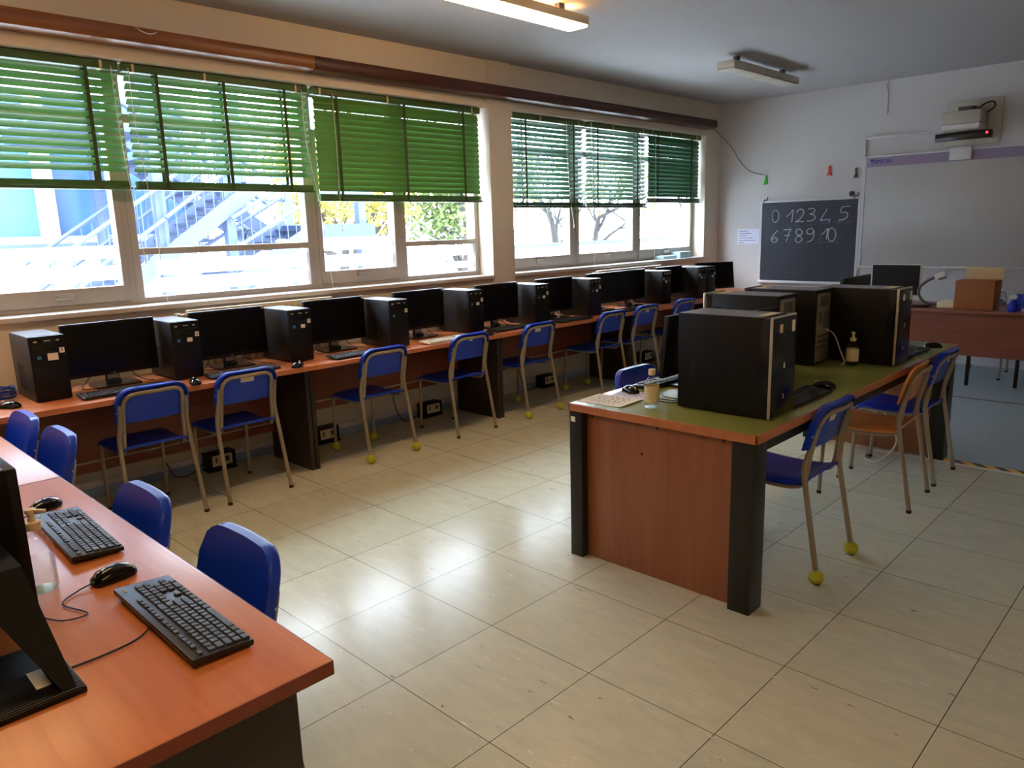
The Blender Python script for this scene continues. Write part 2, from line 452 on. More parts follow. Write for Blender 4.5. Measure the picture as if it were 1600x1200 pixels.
struct('trim_2', Geo().b2(-3.3, XW+.035, -1.7, 3.045, 1.128, 1.158, .004), M['stone'])
struct('trim_3', Geo().b2(-3.3, XW+.035, 3.32, 6.86, 1.128, 1.158, .004), M['stone'])
struct('trim_4', Geo().b2(-.6, XR, 5.465, 5.495, 0.001, 0.0025), M['redline'])

# windows: one frame per bay, panes, handles and frosted bands are its parts
def window(n, y0, y1, sash, transom=None, films=()):
    g = Geo(); xa, xb = -3.29, -3.2
    m = 0.05
    zb, zt = 1.158, 2.65
    g.b2(xa, xb, y0, y0+m, zb, zt, .004); g.b2(xa, xb, y1-m, y1, zb, zt, .004)
    g.b2(xa+.003, xb-.003, y0+.002, y1-.002, zb, zb+0.04, .003); g.b2(xa+.003, xb-.003, y0+.002, y1-.002, zt-0.06, zt, .003)
    g.b2(xa, xb-.004, y0+.01, y1-.01, 2.305, 2.36, .004)
    gy0, gy1, gz0 = y0+m, y1-m, zb+0.04
    if sash:
        s = 0.028; xs = xb+.012
        g.b2(xa+.008, xs, y0+m-.006, y0+m+s, zb+.03, 2.315, .005); g.b2(xa+.008, xs, y1-m-s, y1-m+.006, zb+.03, 2.315, .005)
        g.b2(xa+.006, xs-.002, y0+m+.001, y1-m-.001, zb+.032, zb+0.13, .004)
        gy0 += s; gy1 -= s; gz0 = zb+0.13
    if transom:
        g.b2(xa, xb-.002, y0+m-.01, y1-m+.01, transom-.022, transom+.022, .004)
    w = struct('window_%d' % n, g, M['alu'])
    if sash:
        ym = (y0+y1)/2
        h = Geo().b2(-3.188, -3.176, ym-.055, ym+.055, 1.225, 1.262, .004)
        h.b2(-3.178, -3.16, ym-.05, ym-.035, 1.232, 1.262, .003); h.b2(-3.168, -3.158, ym-.05, ym+.02, 1.25, 1.262, .003)
        part('handle', w, h, M['silver'], label='metal window latch')
    if transom:
        for a, b in ((gz0, transom-.02), (transom+.02, 2.31)):
            part('pane', w, Geo().b2(-3.247, -3.243, y0+.045, y1-.045, a-.005, b+.005), M['glass'])
    else:
        part('pane', w, Geo().b2(-3.247, -3.243, gy0-.005, gy1+.005, gz0-.005, 2.31), M['glass'])
    part('pane', w, Geo().b2(-3.247, -3.243, y0+.045, y1-.045, 2.355, 2.595), M['glass'])
    for (fa, fb, za, zc) in films:
        part('frosted_film', w, Geo().b2(-3.2415, -3.2405, fa, fb, za, zc), M['film'], label='white frosted band across the glass')
    return w
window(1, -.94, -0.075, True, None, ((-.855, -0.165, 1.464, 1.544), (-.855, -0.165, 1.326, 1.417)))
window(8, -1.7, -.94, False, 1.498, ())
window(2, -0.075, 1.275, False, 1.498, ((0.085, 1.222, 1.337, 1.439), (0.085, 1.222, 1.221, 1.319)))
window(3, 1.275, 2.13, True, None, ((1.355, 2.05, 1.448, 1.55), (1.355, 2.05, 1.315, 1.412)))
window(4, 2.13, 3.04, False, 1.473, ((2.19, 2.985, 1.35, 1.447), (2.19, 2.985, 1.235, 1.295)))
window(5, 3.32, 4.44, True, None, ())
window(6, 4.44, 5.585, True, None, ())
window(7, 5.585, 6.85, True, None, ())

# ------------------------------------------------------------------ outside
struct('ground', Geo().b2(-60, -3.4, -40, 60, -0.9, -0.6), M['ground'])
bld = thing('building', 'white building with wide blue windows across the yard', 'building', (-11.6, 0, -0.6))
gw = Geo().b2(-.6, -.01, -16, 4.2, 0, 2.27).b2(-.6, 0.05, -16, 4.2, 2.15, 2.26).b2(-.6, 0, -16, 4.2, 4.4, 8)
for y in (-9, -6.4, -3.6, -.85, 1.61, 4.0): gw.b2(-.6, 0.03, y, y+.22, 2.1, 4.5)
part('wall', bld, gw, M['facade'])
for y0, y1 in ((-8.8, -6.4), (-6.2, -3.6), (-3.4, -.85), (-.63, 1.61), (1.83, 4.0)): part('pane', bld, Geo().b2(-.3, -.2, y0, y1, 2.25, 4.42), M['fwin'])
part('ledge', bld, Geo().b2(0, .16, -16, 4.25, 2.1, 2.16), M['steel'])

# metal escape stair
st = thing('outdoor_staircase', 'blue grey metal escape stair with railings outside the window', 'staircase', (-9, 0, 0))
def flight(x0, x1, y0, z0, y1, z1, n):
    for x in (x0, x1):
        g = Geo(); d = Vector((0, y1-y0, z1-z0)); L = d.length; a = math.atan2(z1-z0, y1-y0)
        g.box((x, (y0+y1)/2, (z0+z1)/2), (.05, L+.1, .22), 0, (a, 0, 0))
        part('stringer', st, g, M['steel'])
    g = Geo()
    for i in range(n):
        t = (i+.5)/n
        g.box(((x0+x1)/2, y0+(y1-y0)*t, z0+(z1-z0)*t), (abs(x1-x0), abs(y1-y0)/n*1.05, .03))
    part('steps', st, g, M['steeldk'])
    for x in (x0, x1):
        for dz in (.95, .5):
            part('handrail', st, Geo().tube([(x, y0, z0+dz), (x, y1, z1+dz)], .03, 8), M['steel'])
        g = Geo(); k = int(abs(y1-y0)/.14)
        for i in range(k+1):
            t = i/k
            g.tube([(x, y0+(y1-y0)*t, z0+(z1-z0)*t), (x, y0+(y1-y0)*t, z0+(z1-z0)*t+.95)], .008, 5)
        part('balusters', st, g, M['steel'])
def landing(x0, x1, y0, y1, z):
    part('landing', st, Geo().b2(x0, x1, y0, y1, z-.22, z), M['steeldk'])
    for x in (x0, x1):
        for dz in (.95, .5): part('handrail', st, Geo().tube([(x, y0, z+dz), (x, y1, z+dz)], .03, 8), M['steel'])
for (y, x) in ((2.4, 0), (3.4, 0), (4.85, 0), (5.75, 0), (2.4, -2.4), (4.85, -2.4), (5.75, -2.4)):
    part('post', st, Geo().b2(x-.07, x+.07, y-.07, y+.07, -.6, 4.6 if y < 5 else 2.5), M['steel'])
flight(.15, -.95, 0.9, -.55+.9, 2.4, 1.35, 8)
flight(.11, -.91, 2.43, 1.37, 4.0, 2.45, 9)
flight(-1.2, -2.3, 4.7, 1.6, 2.3, 3.2, 10)
flight(.19, -.99, 3.35, .9, 4.85, 1.72, 8)
landing(.2, -2.4, 4.8, 5.9, 1.74)
landing(.2, -2.4, 1.2, 2.4, 3.2)
g = Geo()
for i in range(16): g.tube([(-2.4, 3.1+i*.13, 1.3), (-2.4, 3.1+i*.13, 3.6)], .011, 5)
part('screen_bars', st, g, M['steel'])
# low wall and trees
gwl = thing('garden_wall', 'low pale wall in front of the bare trees outside', 'wall', (-14, 23, -.6))
part('wall', gwl, Geo().b2(-.2, .1, -17, 17, 0, 1.6), M['facade'])
part('coping', gwl, Geo().b2(-.25, .15, -17, 17, 1.6, 1.7), M['steeldk'])
tag(part('brick_pillar', None, Geo().b2(-7.2, -6.9, 6.55, 6.85, -.6, 2.9), M['brick']), 'reddish pillar beyond the right edge of the wide window', 'pillar')
def tree(x, y, h, leaf, nleaf, label, spread=1.6, seed=1, z0=-.6):
    rnd = random.Random(seed)
    t = thing('tree', label, 'tree', (x, y, z0), 0, 'trees in the yard')
    g = Geo(); tips = []
    def branch(p, d, L, r, lev):
        pts = [p]; q = Vector(p); dd = Vector(d)
        for i in range(4):
            dd = (dd+Vector((rnd.uniform(-.25, .25), rnd.uniform(-.25, .25), rnd.uniform(-.05, .2)))).normalized()
            q = q+dd*L/4; pts.append(q.copy())
        g.tube(pts, [r*(1-.11*i) for i in range(5)], 6)
        if lev < 3:
            for i in range(4 if lev < 2 else 3):
                s = pts[rnd.randint(2, 4)]
                nd = (dd*.5+Vector((rnd.uniform(-1, 1), rnd.uniform(-1, 1), rnd.uniform(-.1, .8)))).normalized()
                branch(s, nd, L*.68, r*.5, lev+1)
        else: tips.append(pts[-1])
    branch(Vector((0, 0, 0)), Vector((0, 0, 1)), h*.4, .17, 0)
    part('trunk', t, g, M['bark'])
    if nleaf:
        lg = Geo(); bm = lg.bm
        for i in range(nleaf):
            c = rnd.choice(tips)+Vector((rnd.gauss(0, .3), rnd.gauss(0, .3), rnd.gauss(0, .3)))*spread*.5
            a = Vector((rnd.uniform(-1, 1), rnd.uniform(-1, 1), rnd.uniform(-1, 1))).normalized(); b = a.orthogonal().normalized()
            s = rnd.uniform(.05, .11)
            vs = [bm.verts.new(c+a*s), bm.verts.new(c+b*s*.5), bm.verts.new(c-a*s), bm.verts.new(c-b*s*.5)]
            bm.faces.new(vs)
        part('foliage', t, lg, leaf)
    return t
tree(-13.0, 8.0, 5.2, M['leafy'], 3000, 'yellow leaved tree just beyond the metal stair landing', 2.0, 3)
tree(-12.0, 10.6, 5.0, M['leafg'], 3000, 'pale green tree seen through the rightmost pane of the wide window', 2.0, 5)
tree(-17.0, 11.0, 6.0, M['leafy'], 2600, 'tall yellowish tree behind the pale green tree', 2.2, 8)
tree(-16.0, 19.0, 6.2, M['leafg'], 500, 'nearly bare tree behind the first far window pane', 2.0, 11)
tree(-17.0, 22.5, 6.4, M['leafy'], 800, 'bare branching tree behind the middle far window pane', 2.0, 14)
tree(-15.5, 26.5, 6.2, M['leafy'], 600, 'bare tree behind the far window nearest the corner', 2.0, 17)

# ------------------------------------------------------------------ blinds
def blind(label, y0, y1, zbot, tilt, tapes, mat, cords, sag=0.0):
    t = thing('venetian_blind', label, 'blind', (-3.115, (y0+y1)/2, 2.645), 0, 'green blinds over the windows')
    L = y1-y0; hy = L/2
    part('head_rail', t, Geo().b2(-.028, .028, -hy, hy, -.05, 0, .004), M['rail'])
    def slats():
        g = Geo(); w = .052; z = -.085; zb = zbot-2.645+.085; k = 0
        while z > zb:
            f = math.cos(tilt)*w/2; h = math.sin(tilt)*w/2
            jit = random.uniform(-.0015, .0015)
            # slightly crowned slat: five points across, room edge (+x) lower
            prof = []
            for i in range(5):
                s = -1+i*.5; cr = .004*(1-s*s)
                prof.append((s*f-cr*math.sin(tilt), s*h+cr*math.cos(tilt)))
            top = [(x, zz+z+jit) for x, zz in prof]
            V = []
            for yy in (-hy+.01, hy-.01):
                V.append([g.bm.verts.new((x, yy, zz)) for x, zz in top]+[g.bm.verts.new((x, yy, zz-.0009)) for x, zz in reversed(top)])
            n = 10
            for i in range(n):
                j = (i+1) % n
                g.bm.faces.new((V[0][i], V[0][j], V[1][j], V[1][i]))
            g.bm.faces.new(V[0][::-1]); g.bm.faces.new(V[1])
            z -= .0455; k += 1
        return g
    part('slats', t, slats(), mat, smooth=60)
    zb = zbot-2.645
    g = Geo()
    for i in range(8): g.b2(-.026, .026, -hy+.008, hy-.008, zb+.022+i*.0042, zb+.025+i*.0042, .0008, 1)
    part('stacked_slats', t, g, mat)
    part('bottom_rail', t, Geo().b2(-.026, .026, -hy, hy, zb, zb+.02, .006), M['rail'])
    for ty in tapes:
        y = ty-(y0+y1)/2
        part('ladder_tape', t, Geo().b2(.0275, .029, y-.011, y+.011, zb+.01, -.04).b2(-.029, -.0275, y-.011, y+.011, zb+.01, -.04), M['tape'])
    for (cy, z0, sl) in cords:
        y = cy-(y0+y1)/2
        part('pull_cord', t, Geo().tube(smoothpts([(.035, y, -.03), (.036, y+.004, -.4), (.037, y+sl*.5, -.8), (.037, y+sl, z0-2.645)]), .0022, 6), M['cord'])
        part('cord_weight', t, Geo().tube([(.037, y+sl, z0-2.645+.005), (.037, y+sl, z0-2.645-.03)], .005, 8), M['cord'])
    for ty in (y0+.06, y0+L*.4, y1-.1):
        part('bracket', t, Geo().b2(-.02, .033, ty-(y0+y1)/2-.008, ty-(y0+y1)/2+.008, -.052, .0, .002), M['clip'])
    return t
TO = math.radians(37); TC = math.radians(-70)
blind('half open green blind over the leftmost window', -1.66, -0.055, 1.885, TO, (-1.35, -.8, -0.245), M['slat'], ((-.1, 1.45, .06),))
blind('half open green blind with brownish slats, second from left', -0.03, 1.255, 1.885, TO, (0.166, 0.61, 1.061), M['slat'], ((0.0, 1.16, .07), (1.2, 1.16, .14)))
blind('closed bright green blind beside the pillar', 1.295, 3.0, 1.822, TC, (1.496, 2.142, 2.792), M['slat'], ((1.46, 1.62, .0),))
blind('half open dark green blind just right of the pillar', 3.35, 4.505, 1.772, TO, (3.598, 4.317), M['slat2'], ((4.2, 1.6, .1),))
blind('half open dark green blind in the middle of the far windows', 4.545, 5.66, 1.772, TO, (4.72, 5.458), M['slat2'], ((4.6, 1.17, .04), (5.5, 1.6, .1)))
blind('closed dark green blind nearest the corner of the room', 5.685, 6.83, 1.83, TC, (5.872, 6.606), M['slat2'], ((5.8, 1.17, .0),))

# pelmets: timber boxes above the blinds
def pelmet(y0, y1, mat, label):
    prof = [(0, 0), (.12, 0), (.142, .006), (.15, .02), (.153, .05), (.15, .08), (.142, .094), (.12, .1), (0, .1)]
    g = Geo().prism(prof, y1-y0, Matrix(((1, 0, 0, XW+.002), (0, 0, 1, y0), (0, 1, 0, 2.72), (0, 0, 0, 1))))
    return tag(part('curtain_pelmet', None, g, mat), label, 'pelmet', 'wooden pelmets above the blinds')
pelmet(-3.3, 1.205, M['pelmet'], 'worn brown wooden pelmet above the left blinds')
pelmet(1.21, 6.85, M['pelmetshade'], 'brown wooden pelmet with painted shade, running on to the corner')
tag(part('loose_wire', None, Geo().tube(smoothpts([(-2.9, -.03, 2.832), (-2.874, .03, 2.79), (-2.872, .09, 2.785), (-2.9, .17, 2.832)]), .003, 6), M['cord']), 'loose white wire hooked over the left pelmet', 'wire')
g = Geo()
tag(part('wall_string', None, Geo().tube(smoothpts([(-2.93, 6.84, 2.73), (-2.86, 7.17, 2.52), (-2.74, 7.192, 2.33), (-2.6, 7.192, 2.2), (-2.42, 7.192, 2.14)]), .004, 6), M['goose']), 'thin string hanging from the pelmet end to the green clip', 'string')
tag(part('wall_cable', None, Geo().tube(smoothpts([(-1.015, 7.192, 3.03), (-1.03, 7.19, 2.98), (-1.01, 7.192, 2.9), (-1.01, 7.192, 2.69)]), .0045, 6), M['lampoff']), 'short grey cable hanging down the wall from the ceiling', 'cable')

# radiators
def radiator(y0, y1, label):
    t = thing('radiator', label, 'radiator', (XW, y0, 0), 0, 'radiators under the windows')
    g = Geo(); n = int((y1-y0)/.05)
    for i in range(n):
        y = (i+.5)*(y1-y0)/n
        g.b2(.045, .098, y-.019, y+.019, .42, 1.095, .012)
    part('fins', t, g, M['radiator'])
    part('rail', t, Geo().b2(.05, .093, .0, y1-y0, 1.06, 1.112, .012), M['radiator'])
    part('rail', t, Geo().b2(.055, .09, 0, y1-y0, .42, .46, .01), M['radiator'])
    part('valve', t, Geo().lathe([(0, -.03), (.016, -.03), (.02, -.01), (.02, .02), (.012, .03), (0, .03)], 14, (.075, -.06, 1.08), 1, 1, (0, PI/2, 0)), M['silver'])
    part('pipe', t, Geo().tube([(.072, -.06, 1.08), (.072, .01, 1.08)], .01, 8), M['radiator'])
radiator(0.13, 1.24, 'cream radiator under the wide left windows')
radiator(4.52, 5.75, 'white radiator under the far windows')
tag(part('wall_pipe', None, Geo().tube([(-3.0, 4.9, .1), (-3.0, 4.9, 1.08)], .014, 10), M['frame']), 'white vertical pipe on the wall behind the monitors', 'pipe')
for (y, w, lab) in ((6.12, .3, 'pale blue packet lying on the window sill in the corner'), (6.47, .26, 'taller pale blue box on the window sill by the corner')):
    tag(part('packet', None, Geo().b2(-3.19, -3.06, y-w/2, y+w/2, 1.159, 1.2 if y < 6.3 else 1.235, .006), M['bluebox']), lab, 'box')

# ------------------------------------------------------------------ ceiling lamps
def lamp(x, y0, y1, lit, label):
    t = thing('ceiling_lamp', label, 'ceiling lamp', (x, (y0+y1)/2, H), 0, 'fluorescent ceiling lamps')
    hy = (y1-y0)/2
    part('housing', t, Geo().b2(-.088, .088, -hy, hy, -.118, -.06, .006), M['lampside'] if lit else M['offwhite'])
    part('diffuser', t, Geo().b2(-.082, .082, -hy+.01, hy-.01, -.132, -.117, .008), M['lampon'] if lit else M['lampoff'])
    for yy in (-hy*.7, hy*.7): part('hanger', t, Geo().b2(-.02, .02, yy-.03, yy+.03, -.062, 0, .003), M['goose'])
    if not lit:
        for yy in (-hy*.62, -hy*.05, hy*.35): part('joint', t, Geo().b2(-.0895, .0895, yy-.008, yy+.008, -.1335, -.065), M['lampoff'])
    else:
        part('tube', t, Geo().tube([(0, -hy+.05, -.045), (0, hy-.05, -.045)], .013, 8), M['lampon'])
    return t
lamp(-1.5, 1.1, 2.46, True, 'lit fluorescent ceiling lamp glowing warm white')
lamp(-1.52, 4.54, 5.88, False, 'unlit fluorescent ceiling lamp near the far wall')
lamp(-1.5, -2.3, -0.94, True, 'lit ceiling lamp above the near desk row, outside the frame')
lamp(1.6, -2.3, -0.94, True, 'lit ceiling lamp above the camera side, outside the frame')

# ------------------------------------------------------------------ desks
def window_desk(y0, y1, label, zr=.285):
    t = thing('computer_desk', label, 'desk', (-2.6, (y0+y1)/2, 0), 0, 'desks along the window wall')
    hy = (y1-y0)/2-.002
    part('top', t, Geo().b2(-.33, .335, -hy, hy, .708, .74, .004), M['desky'])
    for s in (-1, 1):
        part('side_panel', t, Geo().b2(-.3, .22, s*(hy-.002)-.028*(s > 0), s*(hy-.002)+.028*(s < 0), 0, .708, .003), M['blackleg2'])
    part('modesty_panel', t, Geo().b2(-.295, -.275, -hy+.03, hy-.03, zr+.06, .7), M['modesty'])
    rl = part('lower_rail', t, Geo().b2(-.295, -.262, -hy+.03, hy-.03, zr, zr+.058, .002), M['modesty'])
    part('lit_edge', rl, Geo().b2(-.275, -.261, -hy+.03, hy-.03, zr+.0575, zr+.068, .002), M['offwhite'])  # light caught by the rail's top edge, painted as a pale strip
    return t
window_desk(-1.17, .655, 'cherry wood desk at the left end of the window row', .2)
window_desk(.655, 2.455, 'second cherry wood desk along the windows, with the beige keyboard on it')
window_desk(2.455, 4.34, 'third cherry wood desk along the windows, beyond the pillar')
window_desk(4.34, 6.2, 'fourth cherry wood desk along the windows, under the far radiator')
window_desk(6.2, 7.15, 'short last window desk in the far corner')
def left_desk(x0, x1, label):
    t = thing('computer_desk', label, 'desk', ((x0+x1)/2, -1.6, 0), 0, 'desks in the near left row')
    hx = (x1-x0)/2-.003
    part('top', t, Geo().b2(-hx, hx, -.4, .4, .708, .74, .006), [M['desk']])
    part('edge_band', t, Geo().b2(hx-.001, hx+.001, -.399, .399, .7085, .7385).b2(-hx-.001, -hx+.001, -.399, .399, .7085, .7385).b2(-hx, hx, .399, .401, .7085, .7385), M['deskedge'])
    for s in (-1, 1):
        part('side_panel', t, Geo().b2(s*(hx-.07), s*(hx-.045), -.36, .34, 0, .708, .003), M['blackleg2'])
    part('modesty_panel', t, Geo().b2(-hx+.08, hx-.08, -.3, -.28, .3, .7), M['modesty'])
left_desk(-.98, .81, 'orange cherry desk nearest the camera at lower left')
left_desk(-2.78, -.98, 'cherry desk beyond the near one, reaching to the windows')

# green table
gt = thing('table', 'green topped table with cherry side panel and black legs', 'table', (.27, 2.14, 0))
hx, hy = .475, 1.395
part('tabletop', gt, Geo().b2(-hx+.008, hx-.008, -hy+.008, hy-.008, .74, .76, .0015), M['green'])
part('edge_band', gt, Geo().b2(-hx, hx, -hy, -hy+.009, .723, .7595, .002).b2(-hx, hx, hy-.009, hy, .723, .7595, .002).b2(-hx, -hx+.009, -hy, hy, .723, .7595, .002).b2(hx-.009, hx, -hy, hy, .723, .7595, .002).b2(-hx+.008, hx-.008, -hy+.008, hy-.008, .723, .74), M['edge'])
for sy in (-1, 1):
    yo = sy*(hy-.05)
    pnl = part('side_panel', gt, Geo().b2(-.40, .375, yo-.012, yo+.012, .0, .722, .002), M['panel'])
    for k, (xx, zz) in enumerate(((-.36, .703), (-.005, .705), (.313, .704), (-.085, .573))):
        part('screw_hole', pnl, Geo().b2(xx-.005, xx+.005, yo+sy*.0115, yo+sy*.0135, zz-.005, zz+.005, .001), M['dark'])
    part('leg', gt, Geo().b2(-.465, -.392, yo-.055, yo+.055, 0, .722, .003), M['black'])
    part('leg', gt, Geo().b2(.372, .468, yo-.055, yo+.055, 0, .722, .003), M['black'])
for sx in (-1, 1): part('rail', gt, Geo().b2(sx*.43-.015, sx*.43+.015, -hy+.1, hy-.1, .665, .722, .002), M['black'])
part('number_label', gt, Geo().b2(-.455, -.43, -hy-.0065, -hy-.0045, .675, .70), M['paper'], label='small white label on the near leg')

# teacher desk
td = thing('teacher_desk', 'long reddish teacher desk in front of the whiteboard', 'desk', (.5, 6.05, 0))
part('top', td, Geo().b2(-1.2, 1.4, -.37, .37, .715, .745, .004), M['tpanel'])
part('modesty_panel', td, Geo().b2(-1.15, 1.35, -.33, -.31, .335, .714), M['tpanel'])
for sx, sy in ((-1.1, -.28), (-1.1, .3), (1.3, -.28), (1.3, .3)): part('leg', td, Geo().b2(sx-.02, sx+.02, sy-.02, sy+.02, 0, .715, .003), M['black'])
for i, sx in enumerate((-.25, .12, .34)): part('leg', td, Geo().b2(sx-.015, sx+.015, (-.02, .1, .2)[i], (.01, .13, .23)[i], 0, .715, .003), M['black'])

# ------------------------------------------------------------------ chairs (front towards local -x)
def chair(x, y, rz, label, group, kind='blue', balls=(), sticker=None):
    t = thing('school_chair', label, 'chair', (x, y, 0), rz, group)
    pm = M['chair'] if kind == 'blue' else M['ply']
    for s in (-1, 1):
        fp = [(-.245, s*.172, .012), (-.232, s*.172, .376)]+[(-.232+.035*(1-math.cos(a)), s*.172, .376+.035*math.sin(a)) for a in (.4, .8, 1.2, PI/2)]
        part('leg', t, lambda s=s: Geo().tube(fp, .0115, 10), M['tube'], key=('cfl', s))
        rp = smoothpts([(.245, s*.203, .012), (.176, s*.194, .38), (.158, s*.189, .5), (.166, s*.182, .56), (.192, s*.178, .66), (.2, s*.178, .7)], 4)
        part('leg', t, lambda s=s: Geo().tube(rp, .0125, 10), M['tube'], key=('crl', s))
        if kind == 'wood' or True:
            part('foot_cap', t, lambda s=s: Geo().lathe([(0, 0), (.014, 0), (.014, .018), (0, .018)], 10, (.245, s*.203, 0)), M['rubber'], key=('cfc', s))
            part('foot_cap', t, lambda s=s: Geo().lathe([(0, 0), (.013, 0), (.013, .018), (0, .018)], 10, (-.245, s*.172, 0)), M['rubber'], key=('cff', s))
    # seat frame + inverted U behind the back, one bent tube
    def uframe():
        P = [(-.2, -.172, .411), (.02, -.17, .407), (.1, -.168, .412)]
        P += [(.142, -.166, .432), (.158, -.165, .49), (.174, -.160, .6), (.199, -.158, .70)]
        P += [(.215, -.148, .735), (.226, -.122, .755), (.233, -.085, .761), (.241, 0, .761)]
        Q = P+[(p[0], -p[1], p[2]) for p in P[:-1][::-1]]
        return Geo().tube(smoothpts(Q, 4), .0115, 10)
    part('seat_frame', t, uframe, M['tube'], key='cuf')
    def seat():
        def f(dz):
            def fn(u, v):
                X = -.235+.40*u; W = .19-.012*u
                Y = (2*v-1)*W
                e = max(0, abs(2*v-1)-.8)/.2
                z = .452-.012*math.sin(u*PI)-.012*e*e
                if u < .12: z -= .03*((.12-u)/.12)**2
                if u > .85: z += .01*((u-.85)/.15)**2 - .0
                return (X, Y, z-dz)
            return fn
        return Geo().shell(f(0), f(.014), 14, 12)
    part('seat', t, seat, pm, key=('cseat', kind), smooth=50)
    def back():
        g = Geo()
        n = 18
        def fn(off):
            def f(u, v):
                s = 2*v-1
                W = .196
                topz = .795; r = .085
                # rounded upper corners
                yy = s*W
                d = max(0.0, abs(yy)-(W-r))
                zt = topz-r+math.sqrt(max(0.0, r*r-d*d))
                zb = .592
                z = zb+(zt-zb)*u
                xc = .142+.05*(z-.592)/.2 + .02*(1-s*s)      # bows away from the sitter
                return (xc+off, yy, z)
            return f
        g.shell(fn(0), fn(.012), 10, n)
        if kind == 'blue':
            # lip folded back over the tube along the top and down both sides
            def path(u):
                W = .196; r = .085; hs = .113; L = 2*hs+PI*r+2*(W-r)
                d = u*L
                if d < hs: return -W, .597+d, -1, 0
                d -= hs
                if d < PI*r/2:
                    th = d/r; return -W+r-r*math.cos(th), .71+r*math.sin(th), -math.cos(th), math.sin(th)
                d -= PI*r/2
                if d < 2*(W-r): return -W+r+d, .795, 0, 1
                d -= 2*(W-r)
                if d < PI*r/2:
                    th = d/r; return W-r+r*math.sin(th), .71+r*math.cos(th), math.sin(th), math.cos(th)
                d -= PI*r/2
                return W, .71-d, 1, 0
            def lip(inset):
                def f(u, v):
                    y, z, ny, nz = path(u)
                    xc = .142+.05*(z-.592)/.2+.02*(1-(y/.196)**2)
                    rd = .006*max(0, (abs(2*v-1)-.6)/.4)**2
                    k = inset if inset else rd
                    return (xc+.036*v, y-ny*k, z-nz*k)
                return f
            g.shell(lip(0), lip(.009), 60, 6)
        return g
    part('backrest', t, back, pm, key=('cback', kind), smooth=60)
    if kind == 'blue':
        for s in (-1, 1): part('rivet', t, lambda s=s: Geo().ball((.188, s*.193, .66), (.005, .005, .005), 8), M['rivet'], key=('criv', s))
    else:
        part('rivet', t, lambda: Geo().ball((.185, .09, .73), (.004, .007, .012), 8), M['rivet'], key='criw')
    if sticker:
        w, h, dy, dz = sticker
        X = .142+.05*(.70+dz-.592)/.2+.02+.0125
        part('sticker', t, Geo().box((X, dy, .70+dz), (.0012, w, h), 0, (0, math.atan(.25), 0)), M['paper'], label='white paper sticker')
    for (bx, by) in balls:
        X = .24 if bx > 0 else -.245; Y = (.203 if bx > 0 else .172)*by
        part('tennis_ball', t, lambda: Geo().ball((X, Y, .032), (.034, .034, .032), 16), M['tennis'], key=('cball', bx, by), label='yellow tennis ball on the foot')
    return t
GW = 'blue chairs along the window desks'
ALL4 = ((1, 1), (1, -1), (-1, 1), (-1, -1))
chair(-2.435, -.40, 0, 'blue chair nearest the left end of the window row, without any sticker', GW)
chair(-2.43, .148, 0, 'blue chair with a torn wide white sticker on its back', GW, sticker=(.085, .035, .0, .035))
chair(-2.44, 1.18, 0, 'plain backed blue chair with tennis balls on its feet, third along the windows', GW, balls=ALL4)
chair(-2.44, 1.998, 0, 'blue chair with one tiny square white sticker on its back', GW, sticker=(.026, .024, .0, .045))
chair(-2.43, 2.79, 0, 'blue chair with a large frayed sticker high on its back and tennis ball feet', GW, balls=ALL4, sticker=(.07, .05, -.03, .04))
chair(-2.415, 3.80, 0, 'blue chair with a thin white strip at its top edge, beside a black desk leg', GW, balls=((-1, 1), (-1, -1)), sticker=(.012, .03, .05, .045))
chair(-2.45, 4.42, 0, 'blue chair behind the green table with a small ragged sticker', GW, sticker=(.06, .035, .0, .035))
chair(-2.45, 5.13, 0, 'last blue chair of the window row, half hidden by the black towers', GW)
chair(-2.33, 6.28, 0, 'pinkish wooden chair at the far end of the window row', None, kind='wood')
GG = 'chairs at the green table'
chair(.585, 1.40, 0, 'blue chair with a square paper sticker and tennis balls, right side of green table', GG, balls=ALL4, sticker=(.06, .055, -.03, .03))
chair(.61, 2.515, math.radians(3), 'orange plywood chair at the right side of the green table', GG, kind='wood')
chair(.595, 3.07, 0, 'blue chair at the far right corner of the green table beside the striped tape', GG, sticker=(.03, .03, .04, .03))
chair(-.16, 1.53, PI, 'blue chair on the left side of the green table, only its back visible', GG)
GL = 'blue chairs at the near left desks'
chair(.19, -1.29, PI/2, 'blue chair nearest the camera, pushed under the near left desk', GL)
chair(-.41, -1.32, PI/2, 'second blue chair along the near left desk, by the far keyboard', GL)
chair(-1.50, -1.265, PI/2, 'third blue chair from the camera along the left desks, beyond the desk seam', GL)
chair(-1.985, -1.28, PI/2, 'blue chair at the left edge of the picture beside the window desk', GL)

